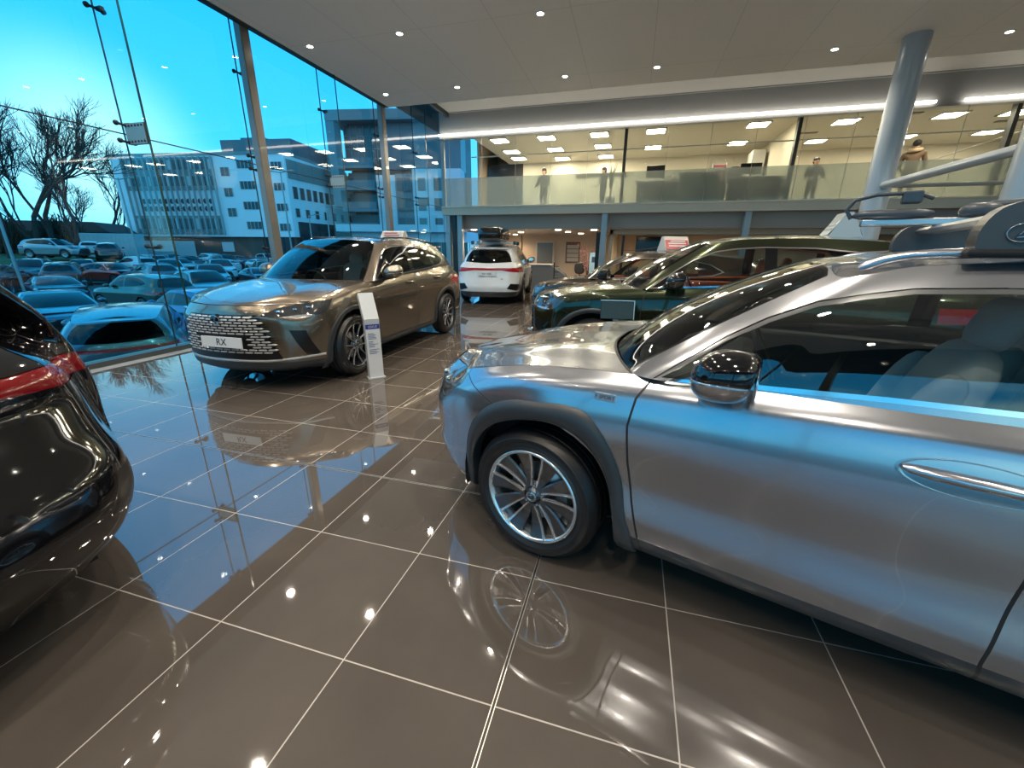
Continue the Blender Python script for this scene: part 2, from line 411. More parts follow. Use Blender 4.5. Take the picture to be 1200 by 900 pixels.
def wheel(parent, x, y, side, Rt, Rr, wid, style, M, name='wheel', seg=56, rot=0.):
    """a wheel whose outer face looks to side (+1 left, -1 right); axis along y"""
    T = Matrix.Translation((x, y, Rt)) @ Matrix.Rotation(-side*PI/2, 4, 'X') @ Matrix.Rotation(rot, 4, 'Z')   # local z = outward, 0 at outer face
    w = wid; tb = MB(); b = .018
    prof = [(Rr+.004, -.012), (Rr+.018, -.003), (Rr+(Rt-Rr)*.30, .006), (Rr+(Rt-Rr)*.36, .0085), (Rr+(Rt-Rr)*.40, .006), (Rr+(Rt-Rr)*.62, .004), (Rr+(Rt-Rr)*.66, .0065), (Rr+(Rt-Rr)*.70, .002), (Rt-.022, -.012), (Rt-.006, -.028)]
    for g in (.24, .5, .76): prof += [(Rt, -w*g+.012), (Rt, -w*g+.006), (Rt-.008, -w*g+.004), (Rt-.008, -w*g-.004), (Rt, -w*g-.006), (Rt, -w*g-.012)]
    prof += [(Rt-.006, -w+.028), (Rt-.022, -w+.012), (Rr+.02, -w+.003), (Rr, -w+.02)]
    if style == 'far':
        prof = [(Rr, -.01), (Rr+.03, .0), (Rt-.02, -.005), (Rt, -.03), (Rt, -w+.03), (Rr, -w)]
        rb = MB(); rb.lathe([(Rr, -.02), (Rr-.02, -.01), (Rr-.03, -.06), (.05, -.03), (.0, -.02)], T, 16); rim = rb.build('wheel', M['rim_far'], parent); tb.lathe(prof, T, 16); tb.build('tyre', M['tyre'], rim); return

    rb = MB(); rb.lathe([(Rr+.006, -.010), (Rr+.004, .0), (Rr-.006, .001), (Rr-.014, -.012), (Rr-.022, -.05), (Rr-.03, -w+.02)], T, seg)
    rim = rb.build('wheel', M['rim_edge'] if style == 'ux' else M['rim_dark'], parent); tb.lathe(prof, T, seg); tb.build('tyre', M['tyre'], rim)
    # spokes
    db = MB(); eb = MB()
    n5 = 5
    def blade(ang, r0, r1, w0, w1, skew, z0, z1, zb0, zb1, mb, mi=0, shift=0.):
        c, s = math.cos(ang), math.sin(ang)
        def P(r, t, z): return T @ Vector((r*c-t*s, r*s+t*c, z))
        vs = []
        K = 7
        for k in range(K):
            f = k/(K-1); r = r0+(r1-r0)*f; hw = (w0+(w1-w0)*f)/2; t = skew*f+shift*(1-f)*0; z = z0+(z1-z0)*f-.014*math.sin(PI*f); zb = zb0+(zb1-zb0)*f
            vs += [P(r, t-hw, z-.006), P(r, t-hw*.72, z), P(r, t+hw*.72, z), P(r, t+hw, z-.006), P(r, t+hw*.8, zb), P(r, t-hw*.8, zb)]
        fs = []
        for k in range(K-1):
            for j in range(6): fs.append((k*6+j, k*6+(j+1) % 6, (k+1)*6+(j+1) % 6, (k+1)*6+j))
        fs += [tuple(range(6))[::-1], tuple(range((K-1)*6, K*6))]
        mb.add(vs, fs, mi, False)
    if style == 'ux':
        for i in range(5):
            a = 2*PI*i/5
            for sgn in (-1, 1):
                blade(a+sgn*.17, .045, Rr-.008, .030, .088, sgn*.030, -.028, -.008, -.055, -.05, db)          # dark twisted blade
                blade(a+sgn*.36, .055, Rr-.004, .008, .016, sgn*.030, -.024, -.002, -.03, -.02, eb)             # bright edge
    else:
        for i in range(5):
            a = 2*PI*i/5
            for sgn in (-1, 1):
                blade(a+sgn*.11, .05, Rr-.006, .026, .024, sgn*.060, -.030, -.006, -.06, -.05, db)
                blade(a+sgn*.13, .055, Rr-.004, .011, .016, sgn*.062, -.027, -.002, -.04, -.03, eb)
    db.build('spokes', M['rim_dark'], rim); eb.build('machined_edge', M['rim_edge'], rim)
    hb = MB(); hb.lathe([(.0, -.014), (.026, -.015), (.031, -.019), (.033, -.03), (.060, -.036), (.075, -.06)], T, 24)
    hub = hb.build('hub', M['rim_dark'], rim); hub = rim
    cb = MB(); cb.lathe([(.020, -.012), (.024, -.010), (.027, -.012)], T, 24); logo_L(cb, T @ Matrix.Translation((0, 0, -.0125)), .018)
    cb.build('centre_cap', M['chrome'], hub)
    for i in range(5):
        nb = MB(); aa = 2*PI*(i+.5)/5; T2 = T @ Matrix.Translation((.052*math.cos(aa), .052*math.sin(aa), -.042)); nb.lathe([(0, .016), (.007, .015), (.0095, .010), (.0095, 0)], T2, 6, smooth=False)
        nb.build('wheel_nut', M['chrome'], hub)
    bb = MB(); bb.lathe([(.06, -.085), (.155, -.088), (.158, -.10), (.155, -.112), (.06, -.112)], T, 40); bb.build('brake_disc', M['disc'], rim)
    qb = MB(); 
    for k in range(6):
        a0 = R(150+k*9)
        qb.box((-.0, -.02, -.14), (.055, .02, -.06), 0, T @ Matrix.Rotation(a0-rot, 4, 'Z') @ Matrix.Translation((.115, 0, 0)))
    qb.build('brake_caliper', M['caliper'], rim)

def logo_L(mb, M, r, mi=0):
    """stylised L inside an oval ring"""
    n = 28; mb.tube([M @ Vector((r*1.28*math.cos(2*PI*i/n), r*math.sin(2*PI*i/n), 0)) for i in range(n)], r*.09, 6, mi, closed=True)
    mb.tube([M @ Vector(p) for p in ((r*.45, r*.78, 0), (-r*.15, -r*.1, 0), (-r*.42, -r*.5, 0), (r*1.12, -r*.42, 0))], [r*.05, r*.11, r*.12, r*.06], 6, mi)

def seat(parent, x, y, z, m, m2, rear=False, w=.5):
    s = MB()
    s.ell((x+.02, y, z+.08), (.27, w/2, .09), None, 0, 20, 8, 3.4)
    T = Matrix.Translation((x-.20, y, z+.10)) @ Matrix.Rotation(R(-18), 4, 'Y')
    s.ell((0, 0, .30), (.075, w/2-.01, .33), T, 0, 20, 12, 3.2)
    if not rear:
        for sg in (-1, 1): s.ell((.05, sg*(w/2-.045), .27), (.07, .045, .26), T, 1, 12, 10, 2.6)
    o = s.build('seat', [m, m2], parent)
    h = MB()
    for yy in ((0,) if not rear else (-.0,)): h.ell((.0, yy, .70), (.05, .115, .092), T, 0, 20, 12, 3.)
    for yy in (-.05, .05): h.tube([T @ Vector((0, yy, .58)), T @ Vector((0, yy, .66))], .006, 6, 1)
    h.build('headrest', [m, m2], o)
    return o

def car(name, S, P, loc, yaw, label, detail=2, group=None):
    """full car. P: paint material, trims and options. Origin on the ground under the front axle, x forward, y left"""
    root = empty(name, loc, yaw, label, P.get('cat', 'car'), group)
    M = P['M']; paint = P['paint']; seam = M['seam']; res = {2: .045, 1: .08, 0: .22, 3: .028}[detail]
    wb = S['wb']; Rt = S['Rt']; Ra = S['Ra']
    band, gh, roof, hood = body_nets(S)
    B = patch(band, res, True, True, flip=True)
    G = patch(gh, res, True, True, flip=True)
    F = patch(roof, res*1.5, True, True, flip=True)
    H = patch(hood, res, False, False, flip=True)
    bv = bvh_of(B)
    def E(nm, soup, mats, side='both', **kw): return emit(nm, soup, mats, root, side, **kw)
    far = detail == 0
    # wheel arches
    for cx in (0, -wb):
        _, B = cut(B, 'side', arc(cx, Rt+.01, Ra, 0, 360, 10 if far else 36)[:-1])
    low = lambda z: [(-6, -1), (2, -1), (2, z), (-6, z)]
    if far:
        roc, B = cut(B, 'side', low(.36)); E('lower_trim', roc, M['plastic'])
    out = {}
    # ---- glass house
    dlo = S['dlo']
    if not far:
        trim, G = cut(G, 'side', dlo, lambda q: q[0][6] > 2.6 and q[0][6] < 13.2)
        pil, tr = cut(trim, 'side', offs(dlo, .016))
        for sd in ('left', 'right'): E('window_trim', tr, M['chrome'] if P.get('chrome', True) else M['gloss_black'], sd, lift=.004)
        for nm, poly in S['glass']:
            gl, pil = cut(pil, 'side', poly)
            for sd in ('left', 'right'): E(nm, gl, M[P.get('sideglass', 'carglass')], sd)
        for sd in ('left', 'right'): E('pillar_trim', pil, M['gloss_black'], sd)
    else:
        gl, G = cut(G, 'side', dlo, lambda q: q[0][6] > 2.6 and q[0][6] < 13.2)
        pb, gl = cut(gl, 'side', [(S['bp'], 0), (S['bp']-.08, 0), (S['bp']-.10, 2), (S['bp']-.02, 2)])
        for sd in ('left', 'right'): E('pillar_trim', pb, M['gloss_black'], sd)
        for sd in ('left', 'right'): E('side_glass', gl, M['darkglass'], sd)
    wsp = [(-1, .02), (S['wse'][0], .02), (S['wse'][1], 2.5), (S['wse'][2], 4.75), (S['wse'][2]-.5, 4.93), (-1, 4.97)]
    ws, G = cut(G, 'uv', wsp)
    if not far:
        core, ring = cut(ws, 'uv', [(-1, .12), (S['wse'][0]-.12, .12), (S['wse'][1]-.1, 2.5), (S['wse'][2]-.1, 4.6), (S['wse'][2]-.6, 4.78), (-1, 4.82)])
        E('windscreen', core+[(1, q) for _, q in ring], [M['carglass'], M['gloss_black']])
    else: E('windscreen', ws, M['darkglass'])
    rg, G = cut(G, 'uv', S.get('rearglass', [(18, .45), (11.45, .5), (11.35, 3), (11.5, 4.3), (18, 4.5)]))
    if not far:
        core, ring = cut(rg, 'uv', [(18, .75), (11.75, .8), (11.6, 3), (11.75, 4.0), (18, 4.2)])
        E('rear_window', core+[(1, q) for _, q in ring], [M['darkglass'], M['gloss_black']])
    else: E('rear_window', rg, M['darkglass'])
    # ---- roof and hood
    E('roof_panel', F, [P.get('roofmat', paint), seam])
    if far: E('bonnet', H, paint)
    else:
        hd, hr = cut(H, 'uv', [(.05, .08), (4.94, .08), (4.94, 9), (.05, 9)])
        E('bonnet', hd+[(1, q) for _, q in hr], [paint, seam])
    # ---- lights, grille, bumpers
    for nm, view, poly, key, side, cond, lift in S.get('cuts', []):
        if far and nm not in ('headlight', 'tail_light', 'grille', 'light_bar'): continue
        cnd = {'f': lambda q: q[0][0] > .2, 'r': lambda q: q[0][0] < -wb-.2, None: None}[cond]
        ins, B = cut(B, view, poly, cnd)
        if far: E(nm, ins, M[key], 'both'); continue
        for sd in (('left', 'right') if side == 'lr' else ('both',)): E(nm, ins, [M[key], seam] if key != 'paint' else [paint, seam], sd, lift=lift)
    if not far:
        for nm, poly in S['doors']:
            ins, B = seamed(B, 'side', poly, .005)
            clad, ins = cut(ins, 'side', low(S['clad']))
            for sd in ('left', 'right'):
                d = E(nm, ins, [paint, seam], sd); out[nm, sd] = d
                if clad: emit('door_cladding', clad, [M['plastic'], seam], d, sd)
        fen, B = seamed(B, 'side', S['fender'], .004)
        cl2, fen = cut(fen, 'side', low(S['clad']))
        for sd in ('left', 'right'): E('front_wing', fen, [paint, seam], sd)
        for sd in ('left', 'right'): E('wing_cladding', cl2, M['plastic'], sd)
        q, B = seamed(B, 'side', [(-wb-.52, -1), (-wb+.9, -1), (-wb+.9, 3), (-wb-.40, 3)], .004)
        cl3, q = cut(q, 'side', low(S['clad']))
        for sd in ('left', 'right'): E('rear_wing', q, [paint, seam], sd)
        for sd in ('left', 'right'): E('wing_cladding', cl3, M['plastic'], sd)
        sill, B = cut(B, 'side', [(-wb, -1), (0, -1), (0, .8), (-wb, .8)]); E('sill', sill, M['plastic'])
        fb, B = cut(B, 'side', [(0, -1), (3, -1), (3, 3), (0, 3)])
        lip, fb = cut(fb, 'side', low(S['flip'])); E('front_bumper', fb, [paint, seam]); E('front_lip', lip, M['plastic'])
        lip, B = cut(B, 'side', low(S['rlip'])); E('rear_bumper', B, [paint, seam]); E('rear_valance', lip, M['plastic'])
        E('body_frame', G, [paint, seam])
    else: E('body_side', B+G, paint)
    # ---- flares
    if not far:
        for wi, cx in enumerate((0, -wb)):
            oi = S['flare'](wi); k = len(oi[0])
            for sd in (1, -1):
                mb = MB(); vs = []
                for (xo, zo), (xi, zi) in zip(*oi):
                    for f, l, dy in ((0, .001, 0), (.03, .010, 0), (.5, S['fl'], 0), (.96, S['fl']*.8, 0), (1., .004, 0), (1.0, 0, -.06)):
                        x = cx+xo+(xi-xo)*f; z = zo+(zi-zo)*f; y = ysurf(bv, x, max(z, .23))+l+dy; vs.append(Vector((x, y*sd, z)))
                fs = [(i*6+j, i*6+j+1, (i+1)*6+j+1, (i+1)*6+j) for i in range(k-1) for j in range(5)]
                if sd < 0: fs = [f[::-1] for f in fs]
                mb.add(vs, fs, 0, True); mb.build('arch_cladding', M['plastic'] if P.get('clad', True) else paint, root)
                lb = MB(); pr = arc(cx, Rt+.01, Ra-.004, -12, 192, 24)
                lb.add([Vector((x, sd*y, z)) for x, z in pr for y in (.87, .58)], [(2*i, 2*i+1, 2*i+3, 2*i+2) for i in range(24)], 0, True)
                lb.build('arch_liner', M['black'], root)
    # ---- floor, cabin
    ub = MB()
    if far:
        ub.box((-wb-.55, -.8, .24), (.6, .8, .95)); ub.build('underbody', M['black'], root)
    else:
        ub.box((-wb-.85, -.57, .20), (.68, .57, .5)); ub.box((-wb+.42, -.80, .22), (-.42, .80, .34)); ub.box((-.30, -.70, .5), (.60, .70, .8)); ub.box((-wb-.7, -.70, .62), (-wb+.1, .70, .8)); ub.build('underbody', M['black'], root)
        cz = S['seatz']; sm = M[P.get('seat', 'seat_grey')]
        db = MB(); db.box((-.80, -.70, cz+.25), (-.34, .70, cz+.47), bev=.08); db.box((-1.7, -.13, .34), (-.8, .13, cz+.18), bev=.03); db.build('dashboard', M['cabin'], root)
        dl = MB()
        for s in (1, -1): dl.box((-wb+.3, s*.66, .4), (-.45, s*.76, S['belt']-.03), bev=.02)
        dl.build('door_lining', M[P.get('lining', 'cabin')], root)
        st = MB(); c = Vector((S['seatx']+.30, -.37, cz+.44)); A = Matrix.Translation(c) @ Matrix.Rotation(R(-65), 4, 'Y')
        st.tube([A @ Vector((.18*math.cos(t*PI/12), .18*math.sin(t*PI/12), 0)) for t in range(24)], .014, 8, closed=True)
        st.box((-.17, -.02, -.01), (.17, .02, .01), 0, A); st.ell((0, 0, 0), (.06, .07, .02), A); st.build('steering_wheel', M['black'], root)
        for y in (.37, -.37): seat(root, S['seatx']+(.05 if y > 0 else -.30), y, cz, sm, M[P.get('bolster', 'seat_side')])
        for y in (.38, -.38): seat(root, S['seatx']-.88, y, cz+.04, sm, M['seat_side'], True, .62)
        mm = MB(); mm.ell((-.62-.35, 0, S['belt']+.30), (.015, .12, .035), None, 0, 16, 8, 3); mm.build('rear_view_mirror', M['black'], root)
    if not far:
        tx, _, tz = S['top'][-1]; b_ = MB(); b_.ell((tx-.03, 0, tz+.012), (.15, .56, .022), None, 0, 40, 8, 3.2); b_.build('roof_spoiler', paint, root)
    # ---- wheels
    wh = S['Rr']
    for cx, r in ((0, .2), (-wb, .9)):
        for sd in (1, -1):
            wheel(root, cx, sd*S['track'], sd, Rt, wh, .225, 'far' if far else S['style'], M, seg=20 if far else (96 if detail == 3 else 56), rot=r+(cx < 0)*.4)
    # ---- mirrors
    mx, my, mz = S['mir']
    for sd in (1, -1):
        T = Matrix.Translation((mx, my*sd, mz)) @ Matrix.Diagonal((1, sd, 1, 1)); hb = MB(); cb = MB()
        if far:
            hb.ell((0, 0, 0), (.09, .11, .075), T, 0, 10, 6); hb.build('door_mirror', paint, root); continue
        mirror_shell(hb, T, -1, -.014, 0); ho = hb.build('door_mirror', P.get('mirlow', paint), root, smooth=True)
        mirror_shell(cb, T, -.010, 1, .002); cb.build('mirror_cap', P.get('mircap', paint), ho, smooth=True)
        sb = MB(); sb.tube([T @ Vector((.03, -.20, -.10)), T @ Vector((.02, -.12, -.085)), T @ Vector((0, -.03, -.06))], [.03, .028, .035], 10); sb.build('mirror_arm', M['gloss_black'], ho)
        gb = MB(); gb.ell((-.088, 0, .0), (.006, .10, .062), T, 0, 20, 8, 2.6); gb.build('mirror_glass', M['mirror'], ho)
    if not far and S.get('handles'):
        for hx, hz, hw in S['handles']:
            for sd in (1, -1):
                y = ysurf(bv, hx, hz)
                T = Matrix.Translation((hx, y*sd, hz)) @ Matrix.Diagonal((1, sd, 1, 1)) @ Matrix.Rotation(R(S.get('htilt', -2)), 4, 'Y')
                rb = MB(); vs = []; n = 28
                for k, (f, d) in enumerate(((1.06, .0015), (1.0, .003), (.93, -.006), (.6, -.03), (0.01, -.04))):
                    for i in range(n): 
                        a = 2*PI*i/n; xx = hw*f*math.cos(a); zz = .050*f*math.sin(a)
                        yy = ysurf(bv, hx+xx, hz+zz)-y
                        vs.append(T @ Vector((xx, yy+d, zz)))
                rb.add(vs, [(k*n+i, k*n+(i+1) % n, (k+1)*n+(i+1) % n, (k+1)*n+i) for k in range(4) for i in range(n)], 0, True)
                gb = rb; gb.tube([T @ Vector((hw*f, .004+.018*(1-f**4), .004)) for f in (-.96, -.85, -.6, -.2, .2, .6, .85, .96)], [.006, .012, .015, .016, .016, .015, .012, .006], 10)
                gb.build('door_handle', paint, out['front_door' if hx > S['bp']-.1 else 'rear_door', 'left' if sd > 0 else 'right'])
    return root, out, bv, dict(B=B)

def mirror_shell(mb, T, z0, z1, grow):
    """wedge-shaped mirror housing between heights z0..z1 (local), rounded, pointed forward"""
    nu, nv = 32, 14; rx, ry, rz = .105+grow, .125+grow, .088+grow
    lo = max(z0, -rz); hi = min(z1, rz); vs = []
    for j in range(nv+1):
        ph0 = math.asin(lo/rz); ph1 = math.asin(hi/rz); ph = ph0+(ph1-ph0)*j/nv
        for i in range(nu):
            th = 2*PI*i/nu; c, s = math.cos(th), math.sin(th); e = .72
            x = rx*math.cos(ph)**.8*math.copysign(abs(c)**e, c); y = ry*math.cos(ph)**.8*math.copysign(abs(s)**e, s); z = rz*math.sin(ph)
            if x < -.075: x = -.075-(abs(x)-.075)*.15          # flat rear face
            z += .012*(y/ry); x -= .02*(z/rz)
            vs.append(T @ Vector((x, y, z)))
    fs = [(j*nu+i, j*nu+(i+1) % nu, (j+1)*nu+(i+1) % nu, (j+1)*nu+i) for j in range(nv) for i in range(nu)]
    fs += [tuple(range(nu))[::-1], tuple(range(nv*nu, nv*nu+nu))]
    mb.add(vs, fs, 0, True)

# ---- outlines in side view (x, z) and end views (y, z)
def mirr_(p): return p
UX.update(wb=2.64, Rt=.341, Rr=.242, Ra=.435, clad=.325, flip=.27, rlip=.42, fl=.016, track=.905, style='ux', seatz=.50, seatx=-1.12, belt=1.05, bp=-1.5,
    mir=(-.755, .955, 1.105), wse=(2.55, 2.55, 2.6),
    dlo=[(-.50, 1.028), (-.87, 1.040), (-1.185, 1.062), (-1.46, 1.074), (-2.0, 1.09), (-2.45, 1.13), (-2.62, 1.20), (-2.4, 1.31), (-2.1, 1.375), (-1.8, 1.40), (-1.403, 1.402), (-1.2, 1.390), (-1.09, 1.368), (-.966, 1.337), (-.833, 1.274), (-.715, 1.2), (-.574, 1.088)],
    glass=[('front_window', [(-.645, 1.0), (-.70, 1.155), (-.84, 1.27), (-.98, 1.35), (-1.2, 1.5), (-1.49, 1.5), (-1.50, 1.0)]), ('rear_window_side', [(-1.60, .95), (-1.58, 1.5), (-2.2, 1.5), (-2.26, .95)]), ('quarter_glass', [(-.45, 1.0), (-.625, 1.0), (-.68, 1.15), (-.6, 1.2)])],
    doors=[('front_door', [(-.54, .20), (-.539, .264), (-.527, .311), (-.482, .491), (-.45, .669), (-.435, .831), (-.451, .943), (-.492, 1.016), (-.51, 1.3), (-1.56, 1.3), (-1.555, .642), (-1.545, .333), (-1.562, .20)]),
           ('rear_door', [(-1.562, .20), (-1.545, .333), (-1.555, .642), (-1.56, 1.3), (-2.55, 1.3), (-2.50, 1.0), (-2.28, .82), (-2.16, .5), (-2.15, .20)])],
    fender=[(.452, .99), (.452, .868), (.21, .775), (.10, .2), (-.54, .2), (-.539, .264), (-.527, .311), (-.482, .491), (-.45, .669), (-.435, .831), (-.451, .943), (-.492, 1.016), (-.51, 1.3), (.452, 1.3)],
    handles=[(-1.40, .895, .165)], htilt=-1)
def ux_flare(w):
    o = [(.43, .24), (.430, .30), (.42, .38), (.40, .555), (.341, .68), (.225, .782), (.111, .829), (-.038, .849), (-.178, .861), (-.257, .848), (-.324, .787), (-.382, .697), (-.429, .58), (-.464, .412), (-.50, .30), (-.515, .22)]
    i = [(.385, .24), (.380, .28), (.372, .33), (.362, .46), (.308, .584), (.219, .676), (.103, .732), (-.02, .762), (-.10, .768), (-.18, .755), (-.26, .715), (-.33, .630), (-.375, .54), (-.405, .42), (-.42, .30), (-.425, .22)]
    if w: o = [(-x*.98, z) for x, z in o][::-1]; i = [(-x*.98, z) for x, z in i][::-1]
    return smooth2(o, 4), smooth2(i, 4)
UX['flare'] = ux_flare
UX['cuts'] = [
    ('headlight', 'side', [(.452, .870), (.47, .82), (.60, .738), (.72, .70), (.90, .70), (.90, .79), (.7, .80), (.56, .875)], 'lamp', 'lr', 'f', .001),
    ('grille', 'front', [(-1, .26), (.42, .26), (.50, .34), (.33, .56), (.46, .80), (-1, .80)], 'grille', 'both', 'f', -.01),
    ('fog_recess', 'side', [(.70, .26), (.66, .30), (.71, .50), (.76, .52), (.80, .30)], 'plastic', 'lr', 'f', 0),
    ('light_bar', 'front', [(-1, .93), (.9, .93), (.9, 1.0), (-1, .97)], 'red', 'both', 'r', .004)]
RX.update(wb=2.85, Rt=.372, Rr=.268, Ra=.445, clad=.34, flip=.33, rlip=.37, fl=.012, track=.955, style='rx', seatz=.58, seatx=-1.36, belt=1.14, bp=-1.68,
    mir=(-.86, 1.01, 1.20), wse=(2.55, 2.55, 2.6),
    dlo=[(-.58, 1.108), (-1.0, 1.125), (-1.42, 1.150), (-1.9, 1.175), (-2.4, 1.20), (-2.85, 1.24), (-3.08, 1.31), (-2.90, 1.42), (-2.55, 1.505), (-2.1, 1.55), (-1.65, 1.555), (-1.4, 1.54), (-1.2, 1.505), (-1.0, 1.42), (-.82, 1.30), (-.68, 1.19)],
    glass=[('front_window', [(-.78, 1.0), (-.83, 1.26), (-.98, 1.38), (-1.15, 1.47), (-1.35, 1.62), (-1.66, 1.62), (-1.69, 1.0)]), ('rear_window_side', [(-1.80, 1.0), (-1.77, 1.62), (-2.45, 1.62), (-2.56, 1.0)]), ('quarter_glass', [(-2.64, 1.0), (-2.54, 1.6), (-3.2, 1.5), (-3.2, 1.1)])],
    doors=[('front_door', [(-.62, .22), (-.60, .32), (-.55, .55), (-.52, .80), (-.53, .98), (-.57, 1.10), (-.58, 1.3), (-1.74, 1.3), (-1.74, .6), (-1.73, .32), (-1.75, .22)]),
           ('rear_door', [(-1.75, .22), (-1.73, .32), (-1.74, .6), (-1.74, 1.3), (-2.72, 1.3), (-2.68, 1.05), (-2.48, .88), (-2.36, .6), (-2.30, .36), (-2.30, .22)])],
    fender=[(.55, 1.1), (.50, .98), (.40, .84), (.20, .72), (.10, .2), (-.62, .22), (-.60, .32), (-.55, .55), (-.52, .80), (-.53, .98), (-.57, 1.10), (-.58, 1.3), (.50, 1.3)],
    handles=[(-1.52, 1.02, .12), (-2.50, 1.04, .12)], htilt=-2)
def rx_flare(w):
    rr = [(.515, .20), (.50, .38), (.47, .55), (.38, .70), (.24, .805), (.08, .855), (-.08, .858), (-.24, .815), (-.38, .72), (-.48, .57), (-.52, .40), (-.545, .24)]
    ri = [(.43, .20), (.435, .34), (.42, .48), (.345, .64), (.225, .745), (.08, .80), (-.08, .80), (-.225, .75), (-.345, .65), (-.42, .50), (-.44, .36), (-.44, .24)]
    if w: rr = [(-x, z+.01) for x, z in rr][::-1]; ri = [(-x, z) for x, z in ri][::-1]
    return smooth2(rr, 4), smooth2(ri, 4)
RX['flare'] = rx_flare
RX['cuts'] = [
    ('lamp_strip', 'diag', [(-.16, .812), (.04, .800), (.20, .802), (.20, .822), (.04, .824)], 'lampstrip', 'lr', 'f', .002),
    ('headlight', 'diag', [(-.31, .826), (-.26, .856), (-.135, .90), (.05, .925), (.236, .948), (.415, .968), (.37, .896), (.33, .845), (.209, .802), (.037, .796), (-.05, .81), (-.15, .81)], 'lamp', 'lr', 'f', .001),
    ('air_intake', 'front', [(.775, .405), (.865, .385), (.80, .66), (.69, .675)], 'grille', 'lr', 'f', -.004),
    ('grille', 'front', [(-1, .375), (.60, .375), (.585, .41), (.565, .456), (.53, .568), (.486, .663), (.42, .80), (.34, .835), (-1, .835)], 'grille', 'both', 'f', -.012),
    ('light_bar', 'front', [(-1, .955), (.40, .955), (.62, .925), (1.1, .88), (1.1, 1.04), (.62, 1.025), (-1, 1.0)], 'red', 'both', 'r', .004),
    ('rear_corner_trim', 'front', [(.56, .46), (.80, .40), (.90, .42), (.90, .58), (.66, .60)], 'grille', 'lr', 'r', .0),
    ('tailgate', 'front', [(-1, .62), (.56, .62), (.60, .70), (.64, 1.6), (-1, 1.6)], 'paint', 'both', 'r', 0)]
M = dict(seam=mat('seam', (.004, .004, .005), .6), chrome=mat('chrome', (.75, .76, .78), .12, 1.), gloss_black=mat('gloss_black', (.004, .004, .005), .06, 0, .6),
    plastic=mat('plastic', (.024, .028, .032), .40), black=mat('rubber_black', (.006, .006, .007), .8), tyre=mat('tyre', (.006, .006, .007), .42),
    rim_dark=mat('rim_dark', (.12, .12, .13), .25, .85), rim_edge=mat('rim_edge', (.78, .80, .82), .18, .9), rim_far=mat('rim_far', (.25, .26, .28), .4, .8), disc=mat('disc', (.35, .35, .36), .35, 1.), caliper=mat('caliper', (.35, .37, .38), .4, .6),
    carglass=glass('carglass', (.62, .68, .66), 1.5, 0, 1.3), darkglass=glass('darkglass', (.05, .06, .06), 1.5), heroglass=glass('heroglass', (.62, .68, .66), 1.6, 0, 2.0), mirror=mat('mirror', (.8, .82, .85), .02, 1.),
    lamp=mat('lamp', (.05, .055, .06), .05, .3, 1.), lampstrip=mat('lamp_strip', (.5, .55, .6), .15, .8, 1.), grille=mat('grille', (.006, .006, .007), .3), red=mat('tail_red', (.35, .008, .012), .12, 0, 1.),
    cabin=mat('cabin', (.012, .012, .013), .5), seat_grey=mat('seat_grey', (.42, .43, .43), .6), seat_side=mat('seat_side', (.03, .03, .032), .6), seat_red=mat('seat_red', (.60, .11, .03), .5))
